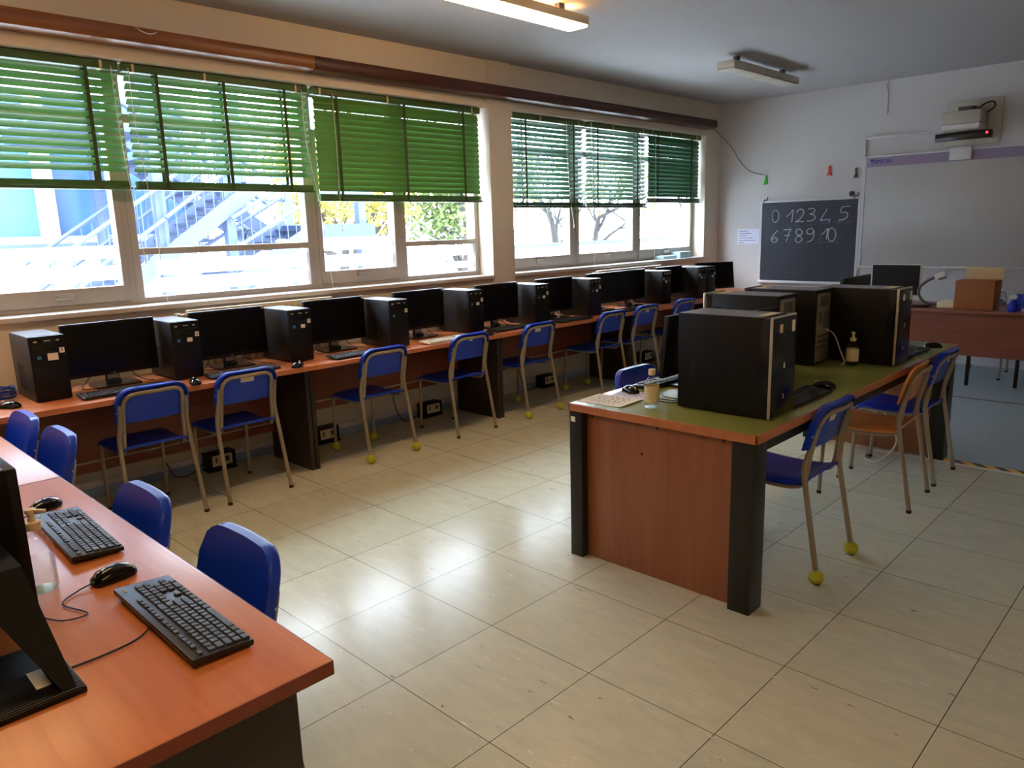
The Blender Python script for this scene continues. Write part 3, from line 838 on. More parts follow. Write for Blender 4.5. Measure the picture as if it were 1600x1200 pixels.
# ------------------------------------------------------------------ computers (front towards local -y)
def tower(x, y, rz, z, number, label, inv=True, blue=True, mirror=False, dark=False):
    t = thing('computer_tower', label, 'computer', (x, y, z), rz, 'black computer towers')
    w, d, h = .17, .38, .35
    part('case', t, lambda: Geo().b2(-w/2, w/2, -d/2+.02, d/2, .008, h, .003), M['pcblk'] if dark else M['pcside'], key=('tw_case', dark))
    part('front_panel', t, lambda: Geo().b2(-w/2-.001, w/2+.001, -d/2, -d/2+.022, .004, h+.001, .006), M['pc'], key='tw_front')
    part('lit_top_cover', t, lambda: Geo().b2(-w/2+.002, w/2-.002, -d/2+.024, d/2-.002, h-.001, h+.002), M['pctoplit'], key='tw_top')
    part('drive_bay', t, lambda: Geo().b2(-.07, .07, -d/2-.002, -d/2+.003, h-.085, h-.045, .002).b2(-.07, .07, -d/2-.001, -d/2+.003, h-.042, h-.012, .002), M['pcfront'], key='tw_bay')
    part('port_row', t, lambda: Geo().b2(-.062, -.045, -d/2-.003, -d/2, h-.03, h-.022).b2(-.012, .018, -d/2-.003, -d/2, h-.028, h-.022).b2(.045, .06, -d/2-.003, -d/2, h-.03, h-.022), M['silver'], key='tw_port')
    part('side_vent', t, lambda: Geo().b2(-w/2-.001, -w/2+.002, -.02, .1, .05, .19), M['dark'], key='tw_vent')
    part('foot', t, lambda: Geo().b2(-w/2+.01, w/2-.01, -d/2+.03, -d/2+.07, 0, .009).b2(-w/2+.01, w/2-.01, d/2-.07, d/2-.03, 0, .009), M['dark'], key='tw_foot')
    sx = -1 if mirror else 1
    if number:
        ns = part('number_sticker', t, lambda: Geo().b2(-.012, .012, -.001, 0, -.014, .014), M['paper'], (sx*.066, -d/2-.002, h-.082), key='tw_ns', label='white sticker with the number')
        text('printed_number', ns, number, .024 if len(number) < 2 else .017, M['inkred'], (0, -.0014, 0), (PI/2, 0, 0))
    if inv:
        iw = .025 if number == '5' else .016
        il = part('inventory_label', t, lambda: Geo().b2(-iw, iw, -.001, 0, -.012*iw/.016, .012*iw/.016), M['paper'], (sx*.02, -d/2-.001, h-.112), key=('tw_il', iw), label='white paper label')
    if blue: part('energy_sticker', t, lambda: Geo().b2(-.009, .009, -.001, 0, -.009, .009), M['sblue'], (-sx*.045, -d/2-.001, h-.112), key='tw_bl', label='small blue sticker')
    return t
def monitor(x, y, rz, z, label, tilt=0.0, sticker=None, w=.51, lift=0.0):
    t = thing('monitor', label, 'monitor', (x, y, z), rz, 'black flat monitors')
    h = .312
    key = w
    def at(z0): return (0, 0, z0)
    part('base', t, lambda: Geo().prism(rrect(.25, .18, .02), .012, Matrix.Translation((0, 0.0, 0))), M['basep'], key='mo_base')
    nk = part('neck', t, lambda: Geo().b2(-.038, .038, .028, .052, .01, .16, .006).b2(-.036, .036, .0, .05, .01, .03, .004).b2(-.03, .03, .03, .05, .15, .16+lift, .004), M['pc'], key=('mo_neck', lift))
    part('neck_label', nk, lambda: Geo().b2(-.032, .032, .0265, .0275, .035, .062), M['offwhite'], key='mo_nl', label='grey paper label')
    p = part('panel', t, lambda: Geo().b2(-w/2, w/2, -.012, .014, -h/2, h/2, .005).b2(-w/2+.08, w/2-.08, .012, .03, -h/2+.05, h/2-.06, .008), M['bezel'], (0, 0, .066+lift+h/2), (-tilt, 0, 0), key=('mo_pan', w))
    part('screen', p, lambda: Geo().b2(-w/2+.012, w/2-.012, -.0135, -.012, -h/2+.022, h/2-.012), M['screen'], key=('mo_scr', w))
    text('logo', p, 'acer', .011, M['silver'], (0, -.0136, -h/2+.010), (PI/2, 0, 0))
    if sticker is not None:
        sk = part('number_sticker', p, lambda: Geo().b2(-.011, .011, -.002, 0, -.011, .011), M['paper'], (w/2-.012, -.0126, h/2-.008), key='mo_ns', label='white number sticker on the corner')
        text('printed_number', sk, sticker, .017, M['inkred'], (0, -.0024, 0), (PI/2, 0, 0))
    return t
def keyboard(x, y, rz, z, label, mat='k', logo=False, cord=None):
    t = thing('keyboard', label, 'keyboard', (x, y, z), rz, 'computer keyboards')
    tl = math.radians(4)
    kb, kk = (M['kbbody'], M['key']) if mat == 'k' else (M['beige'], M['offwhite'])
    b = part('body', t, lambda: Geo().box((0, 0, 0), (.452, .128, .013), .004), kb, (0, 0, .0135), (tl, 0, 0), key=('kb', mat))
    part('foot', t, lambda: Geo().b2(-.2, -.15, .045, .055, 0, .012).b2(.15, .2, .045, .055, 0, .012).b2(-.2, .2, -.06, -.045, 0, .006), kb, key=('kbf', mat))
    def keys():
        g = Geo()
        p = .0179
        PX = .0187
        def row(y, x0, widths, h=.0145):
            x = x0
            for w in widths:
                if w > 0: g.box((x+abs(w)*PX/2, y, .008), (w*PX-.0035, h, .005), .0013, None, 1)
                x += abs(w)*PX
        x0 = -.216; yb = -.053
        row(yb, x0, [1.25, 1.25, 1.25, 6.25, 1.25, 1.25, 1.25, 1.25, -.1, 1, 1, 1, -.1, 2, 1])
        row(yb+p, x0, [1.25, 1]+[1]*10+[2.75, -1.1, 1, -1.1, 1, 1, 1, 1])
        row(yb+2*p, x0, [1.75]+[1]*11+[2.25, -3.2, 1, 1, 1, -1])
        row(yb+3*p, x0, [1.5]+[1]*12+[1.5, -.1, 1, 1, 1, -.1, 1, 1, 1, 1])
        row(yb+4*p, x0, [1]*13+[2, -.1, 1, 1, 1, -.1, 1, 1, 1, 1])
        row(yb+5.35*p, x0, [1, -.7, 1, 1, 1, 1, -.5, 1, 1, 1, 1, -.5, 1, 1, 1, 1, -.3, 1, 1, 1], .010)
        return g
    part('keys', b, keys, kk, key=('keys', mat))
    if logo: text('logo', b, 'acer', .014, M['white'], (.195, .05, .0074), (0, 0, 0))
    if cord: part('cord', t, Geo().tube(smoothpts(cord), .0022, 6), M['cable'])
    return t
def mouse(x, y, rz, z, label, cord=None, mat=None):
    t = thing('mouse', label, 'mouse', (x, y, z), rz, 'computer mice')
    def body():
        g = Geo()
        prof = [(-.054, .012, .006), (-.05, .022, .017), (-.035, .029, .028), (-.01, .031, .034), (.015, .030, .031), (.035, .028, .025), (.048, .024, .017), (.054, .012, .008)]
        n = 14; rings = []
        for yy, hw, hh in prof:
            ring = []
            for k in range(n+1):
                a = PI*k/n
                ring.append(g.bm.verts.new((hw*math.cos(a)*(1.0 if math.sin(a) > .35 else .97), yy, .003+hh*math.sin(a)**.75)))
            rings.append(ring)
        for A, B in zip(rings, rings[1:]):
            for k in range(n): g.bm.faces.new((A[k], A[k+1], B[k+1], B[k]))
            g.bm.faces.new((A[n], A[0], B[0], B[n]))
        g.bm.faces.new(rings[0]); g.bm.faces.new(rings[-1][::-1])
        return g
    part('shell', t, body, mat or M['mouse'], key=('mouse', (mat or M['mouse']).name), smooth=60)
    part('wheel', t, lambda: Geo().tube(arc((0, 0, 0), .011, 0, 2*PI-.4, 14, 'yz'), .003, 6, closed=True), M['silver'], (0, .034, .024), key='mousewheel')
    if cord: part('cord', t, Geo().tube(smoothpts(cord), .0018, 6), M['cable'])
    return t

WZ = .7405
TW = [(-2.49, -.81, '5'), (-2.49, -.078, '6'), (-2.47, .675, '7'), (-2.40, 1.445, '8'), (-2.50, 2.315, '9'), (-2.41, 3.035, '10'), (-2.385, 3.765, '11'), (-2.40, 5.02, '12')]
inv = [1, 1, 1, 0, 1, 1, 1, 1]
for (xf, yc, n), iv in zip(TW, inv):
    tower(xf-.19, yc, PI/2, WZ, n, 'black computer tower with number %s sticker on the window desks' % n, inv=bool(iv), mirror=(n == '12'))
tower(-2.38-.19, 5.715, PI/2, WZ, '13', 'black tower with number 13 sticker, left one of the last touching pair', mirror=True)
tower(-2.37-.19, 5.90, PI/2, WZ, '14', 'black tower with number 14 sticker, right one of the last touching pair')
MON = [(-2.70, -.435, None, 'black monitor between the towers numbered 5 and 6'), (-2.70, .288, '6', 'black monitor between the towers numbered 6 and 7'),
       (-2.70, 1.092, '7', 'black monitor between the towers numbered 7 and 8'), (-2.70, 1.875, '8', 'black monitor between the towers numbered 8 and 9'),
       (-2.60, 2.655, '9', 'black monitor between the towers numbered 9 and 10'), (-2.60, 3.41, None, 'black monitor between the towers numbered 10 and 11'),
       (-2.62, 4.16, None, 'black monitor just left of the white pipe behind the window desks'), (-2.62, 4.665, None, 'black monitor just right of the white pipe, beside tower 12'),
       (-2.60, 5.37, None, 'black monitor between tower 12 and the last pair of towers')]
for x, y, s, lab in MON: monitor(x, y, PI/2, WZ, lab, sticker=s, w=.50 if abs(y-4.4) < .4 else .51)
monitor(-2.52, 6.24, math.radians(62), WZ, 'last black monitor in the corner, turned towards the room', tilt=math.radians(8))
keyboard(-2.40, -.49, PI/2, WZ, 'dark keyboard in front of the monitor beside tower 5')
keyboard(-2.40, .21, PI/2, WZ, 'dark keyboard mostly hidden behind the chair with a torn sticker')
keyboard(-2.36, 1.05, PI/2, WZ, 'dark keyboard in front of the monitor between towers 7 and 8')
keyboard(-2.35, 1.85, PI/2, WZ, 'beige keyboard on the second window desk', mat='b')
keyboard(-2.40, 2.62, PI/2, WZ, 'dark keyboard in front of the monitor beside tower 10')
keyboard(-2.34, 3.36, PI/2, WZ, 'dark keyboard in front of the monitor beside tower 11')
keyboard(-2.36, 4.25, PI/2, WZ, 'dark keyboard by the white pipe on the window desks')
mouse(-2.30, -.135, PI/2-.2, WZ, 'black mouse in front of tower 6')
mouse(-2.30, .535, PI/2-.9, WZ, 'black mouse in front of tower 7', cord=[(0, .05, .01), (.0, .1, .004), (-.03, .16, .003), (-.05, .22, .003)])
mouse(-2.32, 2.26, PI/2, WZ, 'black mouse behind the chair with the tiny sticker')
mouse(-2.27, 2.97, PI/2, WZ, 'black mouse in front of tower 10')
mouse(-2.49, -1.02, PI/2+.7, WZ, 'black mouse at the left edge of the window desks', cord=[(0, .05, .01), (.02, .09, .004), (.06, .14, .003)])
# blue network cable bundle left of tower 5
g = Geo()
rnd = random.Random(4)
for k in range(9):
    P = []
    for i in range(16):
        a = 2*PI*i/16
        P.append((-2.78+(.085+.012*rnd.uniform(-1, 1))*math.cos(a), -1.03+(.10+.012*rnd.uniform(-1, 1))*math.sin(a), WZ+.006+.008*k*rnd.uniform(.5, 1)+.004))
    g.tube(P, .0035, 6, closed=True)
tag(part('cable_coil', None, g, M['cableblue']), 'tangled blue network cable on the desk beside tower 5', 'cable')
def cable(name, pts, label, mat=None, r=.0028, group=None):
    return tag(part(name, None, Geo().tube(smoothpts(pts), r, 6), mat or M['cable']), label, 'cable', group)
for i, (y, dx) in enumerate(((-.435, 0), (.288, 0), (1.092, 0), (1.875, 0), (2.655, .08), (3.41, .08))):
    names = ('5', '6', '7', '8', '9', '10')
    x = -2.70+dx
    cable('monitor_cable', [(x-.045, y-.1, WZ+.12), (x-.07, y-.11, WZ+.06), (x-.06, y-.16, WZ+.005), (x+.02, y-.18, WZ+.004), (x+.06, y-.12, WZ+.004)], 'black cable trailing left of the stand of the monitor beside tower %s' % names[i], group='monitor cables on the window desks')
    cable('monitor_cable', [(x-.045, y+.09, WZ+.12), (x-.06, y+.13, WZ+.04), (x-.03, y+.17, WZ+.004), (x+.05, y+.2, WZ+.004)], 'black cable trailing right of the stand of the monitor beside tower %s' % names[i], group='monitor cables on the window desks')
tag(part('sheet_of_paper', None, Geo().b2(-2.56, -2.50, 1.12, 1.24, WZ, WZ+.002), M['paper']), 'white slip on the base of the monitor between towers 7 and 8', 'paper')

# power boxes at the foot of the wall
for y, lab in ((.235, 'black floor socket box behind the second chair'), (1.08, 'black floor socket box beside the first inner desk leg'), (2.13, 'black floor socket box behind the chair with the tiny sticker'), (3.66, 'black floor socket box behind the chair with a thin strip'), (5.42, 'black floor socket box farthest along the window wall')):
    t = thing('socket_box', lab, 'socket', (-2.94, y, 0), 0, 'socket boxes under the window desks')
    part('box', t, lambda: Geo().b2(-.055, .045, -.1, .1, .012, .125, .008), M['pc'], key='sk_box')
    part('foot', t, lambda: Geo().b2(-.05, .055, -.105, .105, 0, .014, .003), M['pc'], key='sk_foot')
    def plate():
        g = Geo().b2(.045, .05, -.07, .07, .035, .11, .003)
        return g
    fp = part('socket_plate', t, plate, M['beige'], key='sk_plate', label='beige socket plate')
    part('socket_holes', fp, lambda: Geo().b2(.05, .051, -.05, -.035, .06, .095).b2(.05, .051, .02, .05, .06, .095, .0004), M['goose'], key='sk_holes')
    part('cord', t, Geo().tube(smoothpts([(0, -.095, .08), (.02, -.18, .03), (.0, -.3, .02), (-.03, -.36, .2), (-.06, -.34, .5)]), .004, 6), M['cable'])

# ------------------------------------------------------------------ near left desk
LZ = .7405
keyboard(.413, -1.342, PI+math.radians(-.5), LZ, 'dark keyboard nearest the camera on the left desk', logo=True, cord=[(.0, .06, .012), (-.02, .1, .004), (-.03, .17, .003), (-.03, .26, .003)])
keyboard(-.312, -1.342, PI-math.radians(2), LZ, 'dark keyboard second from the camera on the left desk', logo=True)
mouse(.072, -1.366, PI+math.radians(10), LZ, 'glossy black mouse between the two near keyboards', cord=[(0, .05, .01), (.0, .09, .004), (-.035, .14, .003), (-.13, .13, .003), (-.12, .18, .005), (-.04, .2, .003)])
mouse(-.632, -1.338, PI+math.radians(30), LZ, 'black mouse beyond the second near keyboard', cord=[(0, .05, .01), (.0, .09, .004), (.06, .18, .003)])
t = tower(.055, -1.735, PI, LZ, None, 'black tower at the left edge of the near desk with a paper strip on top', inv=False, blue=False, dark=True)
part('top_label', t, Geo().box((.0, -.12, .353), (.12, .022, .001), 0, (0, 0, .25)), M['paper'], label='torn white paper strip')
# near monitor: only its ribbed foot and leaning neck reach into the picture
t = thing('monitor', 'black monitor at the picture edge with a ribbed foot and leaning neck', 'monitor', (.43, -1.69, LZ), 0, 'black flat monitors')
b = part('base', t, Geo().b2(-.13, .12, -.16, .12, 0, .012, .004), M['pc'])
g = Geo()
for i in range(15): g.b2(-.012+i*.0088, -.0075+i*.0088, -.1, .116, .012, .0135)
part('ribs', b, g, M['kbbody'])
part('inventory_label', b, Geo().b2(-.01, .065, .05, .075, .0136, .0146), M['paper'], label='white printed label')
g = Geo()
def nk(off):
    return lambda u, v: ((.03+.082*u)*(1-v)+(-.27+.18*u)*v, 0.083-(.1 if off == 0 else .018)*v+off, .012+.19*v)
g.shell(nk(0), nk(.022), 2, 2)
part('neck', t, g, M['pcblk'])
p = part('panel', t, Geo().b2(-.27, .21, -.19, -.155, .1, .41, .006), M['bezel'])
part('screen', p, Geo().b2(-.255, .195, -.1548, -.1535, .12, .40), M['screen'])

def pump_bottle(x, y, z, label, body_h=.145, r=.034, labelled=True, gel=True, pump=True, rz=0, lines=True):
    t = thing('sanitizer_bottle', label, 'bottle', (x, y, z), rz, 'hand sanitizer bottles')
    n = body_h
    part('body', t, Geo().lathe([(0, .001), (r*.9, .001), (r, .008), (r, n*.72), (r*.93, n*.82), (r*.6, n*.95), (r*.4, n), (r*.38, n+.012)], 24), M['clear'])
    if gel: part('gel', t, Geo().lathe([(0, .003), (r*.88, .003), (r*.95, .01), (r*.95, n*.55), (0, n*.55)], 24), M['gel'])
    if labelled:
        lb = part('label', t, Geo().lathe([(r+.0006, n*.2), (r+.0006, n*.72)], 24), M['label'], label='cream printed label')
        g = Geo()
        for i in range(7 if lines else 0): g.b2(-.018, .018*(1-.25*(i % 3)), -r-.0022, -r-.0012, n*.26+i*n*.06, n*.26+i*n*.06+.0022)
        if lines: part('printed_lines', lb, g, M['offline'], rot=(0, 0, math.radians(40)))
    c = n+.008
    if pump:
        part('pump', t, Geo().lathe([(0, c), (r*.5, c), (r*.5, c+.018), (r*.24, c+.02), (r*.2, c+.038), (r*.34, c+.04), (r*.34, c+.05), (0, c+.052)], 20).box((.018, 0, c+.046), (.04, .01, .008), .002), M['cream'], label='cream pump head')
    else:
        part('cap', t, Geo().lathe([(0, c), (r*.48, c), (r*.5, c+.003), (r*.48, c+.026), (0, c+.028)], 20), M['cream'], label='cream screw cap')
    return t
pump_bottle(-.0, -1.505, LZ, 'clear pump bottle beside the near tower and keyboard', .15, .036, labelled=False, rz=math.radians(40))

# ------------------------------------------------------------------ green table things
GZ = .7605
pump_bottle(.155, .905, GZ, 'clear bottle with cream screw cap at the near end of the green table', .142, .033, pump=False, lines=False)
pump_bottle(.48, 2.43, GZ, 'labelled pump bottle in front of the far tower on the green table', .132, .033, rz=math.radians(120))
def big_tower(x, y, rz, label, rear=False):
    """front towards local -y"""
    t = thing('computer_tower', label, 'computer', (x, y, GZ), rz, 'large towers on the green table')
    w, d, h = .218, .44, .428
    part('case', t, lambda: Geo().b2(-w/2, w/2, -d/2+.05, d/2, .006, h, .003), M['pc'], key='bt_case')
    part('lit_top_cover', t, lambda: Geo().b2(-w/2+.003, w/2-.003, -d/2+.055, d/2-.003, h-.001, h+.0015), M['pctoplit'], key='bt_top')
    part('trim', t, lambda: Geo().b2(-w/2-.002, w/2+.002, -d/2+.0, -d/2+.014, .004, h+.003, .004), M['silver'], key='bt_trim', label='silver trim frame')
    part('front_panel', t, lambda: Geo().b2(-w/2, w/2, -d/2-.002, -d/2+.06, .008, h-.003, .003), M['pcfront'], key='bt_front')
    part('drive_cover', t, lambda: Geo().b2(-w/2+.02, w/2-.02, -d/2-.003, -d/2+.004, h-.16, h-.06, .001).b2(-w/2+.015, w/2-.015, -d/2-.0035, -d/2+.001, .2, .204), M['pc'], key='bt_cov')
    part('power_button', t, lambda: Geo().b2(-.006, .006, -d/2-.0045, -d/2, .21, .235, .001).b2(-.004, .004, -d/2-.0045, -d/2, .08, .1, .001), M['silver'], key='bt_btn')
    s1 = part('inventory_label', t, lambda: Geo().b2(-.055, -.03, -d/2-.0045, -d/2-.0025, h-.065, h-.03), M['paper'], key='bt_l1', label='white paper label')
    s2 = part('number_sticker', t, lambda: Geo().b2(.06, .085, -d/2-.0045, -d/2-.0025, h-.07, h-.022), M['paper'], key='bt_l2', label='tall white sticker')
    part('top_sticker', t, lambda: Geo().b2(-.05, .08, -d/2+.06, -d/2+.1, h+.001, h+.0022), M['cream'], key='bt_l3', label='cream sticker on top')
    part('side_latch', t, lambda: Geo().b2(-w/2-.003, -w/2+.001, .13, .15, .15, .22, .001), M['dark'], key='bt_latch')
    rp = part('rear_plate', t, lambda: Geo().b2(-w/2+.02, w/2-.02, d/2-.001, d/2+.003, .02, h-.02, .002), M['io'], key='bt_rear', label='silver metal rear plate')
    def ports():
        g = Geo(); rn = random.Random(2)
        for (x0, x1, z0, z1) in ((-.05, .05, .335, .39), (-.075, -.03, .2, .3), (-.02, .0, .21, .29), (.03, .06, .24, .3), (-.07, .07, .16, .172), (-.07, .07, .13, .142), (-.07, .07, .1, .112), (-.06, .02, .04, .08)):
            g.b2(x0, x1, d/2+.002, d/2+.005, z0, z1, .001)
        return g
    part('ports', rp, ports, M['goose'], key='bt_ports')
    return t
RXP = PI/2          # front towards +x
big_tower(.462, 1.09, RXP, 'large black tower nearest the camera on the green table, silver trim at right')
big_tower(.075, 1.97, -PI/2, 'black tower behind the nearest one, its silver rear showing at right')
big_tower(.105, 2.375, -PI/2, 'black tower with silver rear plate and white cable, mid table')
big_tower(.462, 2.62, RXP, 'large black tower farthest along the green table behind the pump bottle')
monitor(.02, 1.46, -PI/2, GZ, 'black monitor leaning behind the nearest tower, left side of green table', tilt=math.radians(6))
monitor(.28, 1.62, PI/2, GZ, 'black monitor between the large towers, facing the right hand chairs', w=.48)
monitor(.2, 3.2, PI/2, GZ, 'black monitor at the far end of the green table', w=.48, lift=.068)
keyboard(.61, 1.435, RXP, GZ, 'dark keyboard on the green table beside the near right chair')
keyboard(.61, 2.98, RXP, GZ, 'dark keyboard at the far end of the green table')
keyboard(-.10, 1.42, -PI/2, GZ, 'dark keyboard on the left side of the green table')
mouse(.60, 1.745, RXP+.2, GZ, 'black mouse on the green table before the plywood chair')
mouse(.66, 3.30, RXP+.6, GZ, 'black mouse at the far corner of the green table', cord=[(0, .05, .01), (.0, .1, .003), (.02, .2, .003), (.1, .3, .003)])
mouse(-.10, 1.10, -PI/2-.4, GZ, 'black mouse beside the handwritten sheets on the green table')
# handwritten sheets at the near left corner
def sheet(x, y, rz, w, h, label, z, lines=6, mat=None):
    t = thing('sheet_of_paper', label, 'paper', (x, y, z), rz)
    def fn(off):
        return lambda u, v: ((u-.5)*w, (v-.5)*h, .0008+.004*max(0, (u-.8)/.2)**2+.002*math.sin(v*3)*u*.3+off)
    part('page', t, Geo().shell(fn(0), fn(.0006), 10, 6), mat or M['paper'], smooth=60)
    g = Geo(); rn = random.Random(int(w*1000))
    for i in range(lines):
        yy = h/2-.03-i*(h-.05)/lines; xx = -w/2+.02
        while xx < w/2-.05:
            L = rn.uniform(.008, .025)
            g.b2(xx, xx+L, yy, yy+.003, .0035, .0042); xx += L+rn.uniform(.006, .02)
    part('handwriting', t, g, M['ink'])
    return t
sheet(-.075, .895, math.radians(3), .25, .19, 'handwritten cream sheet on the near left corner of the green table', GZ)
t = sheet(-.05, 1.06, math.radians(12), .2, .16, 'pale sheet partly under the other sheet beside the black mouse', GZ-.0002, 4, M['note'])
cable('white_cable', [(.335, 2.40, GZ+.2), (.38, 2.41, GZ+.17), (.42, 2.41, GZ+.08), (.45, 2.40, GZ+.02), (.44, 2.38, GZ+.005)], 'pale cable hanging from the rear of the mid table tower', M['cablewhite'], .004)
cable('floor_cable', [(.3, 3.3, .6), (.4, 3.25, .35), (.52, 3.2, .15), (.45, 3.1, .02), (.35, 3.15, .008), (.3, 3.3, .006)], 'white cable looping to the floor under the green table', M['cablewhite'], .006)
for k in range(3):
    cable('keyboard_cable', [(.02, 1.2-.03*k, GZ+.005), (.08, 1.12-.05*k, GZ+.004), (.16, 1.10-.04*k, GZ+.004), (.23, 1.13-.04*k, GZ+.004)], ('upper', 'middle', 'lower')[k]+' black cable of three beside the screw cap bottle', group='cables by the screw cap bottle')

# tape on the floor
tag(part('hazard_tape', None, Geo().b2(.66, 3.5, 3.43, 3.49, 0.0002, .0012), M['hazard']), 'yellow and black striped tape on the floor past the table', 'tape')
tag(part('floor_tape', None, Geo().b2(.3, 3.5, 3.385, 3.428, 0.0002, .0012), M['whitetape']), 'plain white tape on the floor along the striped tape', 'tape')

# ------------------------------------------------------------------ far wall things
YB = 7.2
bb = thing('blackboard', 'dark squared blackboard with chalk numbers zero to ten', 'blackboard', (-1.82, YB, 0))
bx0, bx1, bz0, bz1 = -2.405, -1.25, .85, 1.80
ox = -1.82
part('board', bb, Geo().b2(bx0-ox, bx1-ox, -.022, -.004, bz0, bz1), M['board'])
fr = Geo()
fr.b2(bx0-ox-.025, bx1-ox+.025, -.03, 0, bz1, bz1+.025, .003).b2(bx0-ox-.025, bx1-ox+.025, -.05, 0, bz0-.03, bz0, .003)
fr.b2(bx0-ox-.025, bx0-ox, -.03, 0, bz0, bz1, .003).b2(bx1-ox, bx1-ox+.03, -.03, 0, bz0, bz1, .003)
part('frame', bb, fr, M['frame'])
for sx in (-.53, .56): part('hook', bb, Geo().tube(smoothpts([(sx-.04, -.03, bz1+.01), (sx-.02, -.035, bz1+.04), (sx, -.03, bz1+.03), (sx+.01, -.03, bz1+.07)]), .007, 6), M['goose'])
D = {'0': [[(0, .5), (.05, .85), (.25, 1), (.5, .85), (.58, .5), (.5, .15), (.27, 0), (.07, .15), (0, .5)]],
     '1': [[(0, .45), (.3, .72), (.55, 1), (.5, .5), (.46, 0)]],
     '2': [[(.1, .72), (.2, .94), (.45, .98), (.62, .8), (.55, .5), (.3, .2), (0, .03), (.35, .06), (.66, .02)]],
     '3': [[(.1, .96), (.4, 1), (.62, .88), (.5, .66), (.25, .56), (.55, .5), (.66, .28), (.45, .08), (0, .05)]],
     '4': [[(.5, 1), (.28, .6), (0, .12), (.35, .16), (.72, .13)], [(.72, .2), (.7, -.08)]],
     '5': [[(.75, 1), (.2, .96), (.14, .6), (.5, .6), (.62, .36), (.45, .12), (0, .03)]],
     '6': [[(.58, 1), (.3, .7), (.06, .35), (.1, .1), (.35, 0), (.58, .15), (.55, .35), (.3, .4), (.08, .22)]],
     '7': [[(0, .98), (.3, .96), (.6, 1), (.42, .6), (.25, 0)], [(.08, .5), (.55, .5)]],
     '8': [[(.55, .82), (.3, 1), (.06, .85), (.15, .62), (.45, .42), (.55, .18), (.3, 0), (.04, .15), (.15, .4), (.5, .62), (.55, .82)]],
     '9': [[(.58, .8), (.35, 1), (.05, .85), (.1, .62), (.4, .58), (.58, .8), (.56, .4), (.4, .1), (.1, 0)]]}
def digit(ch, cx, cz, h, mat=None, r=.0058):
    P = []
    w = max(p[0] for s in D[ch] for p in s)
    g = Geo()
    for s in D[ch]:
        g.tube(smoothpts([(cx-ox+(u-w/2)*h, -.0225, cz+(v-.5)*h) for u, v in s], 4), r, 6, flat=.3 if False else 1)
    part('chalk_number', bb, g, mat or M['chalk'])
for ch, cx, cz, h in (('0', -2.23, 1.635, .145), ('1', -2.05, 1.63, .15), ('2', -1.925, 1.633, .155), ('3', -1.79, 1.636, .155), ('4', -1.62, 1.628, .15), ('5', -1.40, 1.64, .16),
                      ('6', -2.24, 1.39, .145), ('7', -2.075, 1.40, .15), ('8', -1.93, 1.395, .16), ('9', -1.79, 1.40, .16), ('1', -1.615, 1.41, .13), ('0', -1.53, 1.40, .155)):
    digit(ch, cx, cz, h)
g = Geo()
for (x0, x1, z) in ((-2.08, -2.04, 1.52), (-1.99, -1.93, 1.515), (-1.86, -1.76, 1.52), (-1.66, -1.58, 1.535), (-1.48, -1.30, 1.545), (-1.68, -1.45, 1.315)): g.b2(x0-ox, x1-ox, -.0232, -.022, z-.004, z+.004)
g.b2(-1.675-ox, -1.665-ox, -.0232, -.022, 1.32, 1.48)
part('chalk_smudge', bb, g, M['chalk2'])
tag(part('magnet', None, Geo().lathe([(0, 0), (.028, 0), (.03, .006), (.028, .016), (0, .018)], 18, (-1.335, YB-.002, 1.86), 1, 1, (PI/2, 0, 0)), M['pc']), 'round black magnet above the blackboard right corner', 'magnet')
nt_ = thing('wall_notice', 'small printed paper notice left of the blackboard', 'notice', (-2.595, YB, 1.40))
part('page', nt_, Geo().b2(-.148, .148, -.003, -.001, -.10, .09), M['note'])
g = Geo()
for i, L in enumerate((.13, .17, .11, .19, .23, .08)): g.b2(-.13, -.13+L, -.0036, -.003, .06-i*.029, .066-i*.029)
part('printed_lines', nt_, g, M['inkblue'])
def wall_clip(x, z, mat, label):
    g = Geo().b2(-.012, .012, -.02, -.004, -.02, .055, .003).box((-.012, -.012, -.035), (.014, .014, .045), .003, (0, .35, 0)).box((.012, -.012, -.035), (.014, .014, .045), .003, (0, -.35, 0))
    o = part('wall_clip', None, g, mat, (x, YB, z)); return tag(o, label, 'clip')
wall_clip(-2.385, 2.08, M['cgreen'], 'bright green clip on the wall at the end of the string')
wall_clip(-1.605, 2.135, M['red'], 'red clip on the wall above the blackboard')
wall_clip(-1.30, 2.09, M['cdark'], 'dark green clip on the wall next to the whiteboard')

wbd = thing('whiteboard', 'large interactive whiteboard with a violet band across its top', 'whiteboard', (-.2, YB, 0))
wx0, wx1 = -1.185+.2, .9+.2
part('surface', wbd, Geo().b2(wx0, wx1, -.03, -.005, 1.04, 2.25, .002), M['wb'])
bd = part('band', wbd, Geo().b2(wx0+.01, wx1-.01, -.032, -.03, 2.135, 2.235), M['band'], label='violet band with the printed name')
part('frame', wbd, Geo().b2(wx0-.015, wx1+.015, -.036, 0, 2.24, 2.258, .003).b2(wx0-.015, wx1+.015, -.036, 0, 1.025, 1.043, .003).b2(wx0-.018, wx0, -.036, 0, 1.03, 2.25, .003).b2(wx1, wx1+.018, -.036, 0, 1.03, 2.25, .003), M['frame'])
text('printed_name', bd, 'EPSON', .06, M['inkblue'], (-.81, -.0325, 2.187), (PI/2, 0, 0))
part('emblem', bd, Geo().lathe([(0, 0), (.02, 0), (.02, .001), (0, .001)], 6, (-.925, -.032, 2.205), 1, .8, (PI/2, 0, 0)).b2(-.93, -.92, -.0332, -.032, 2.16, 2.19), M['inkblue'])
part('detector', wbd, Geo().b2(-.145, .06, -.075, -.03, 2.145, 2.27, .008), M['white'], label='white touch unit on the top edge')
part('pen_rest', wbd, Geo().b2(-.12, .26, -.075, -.03, 1.028, 1.046, .005), M['paper'])
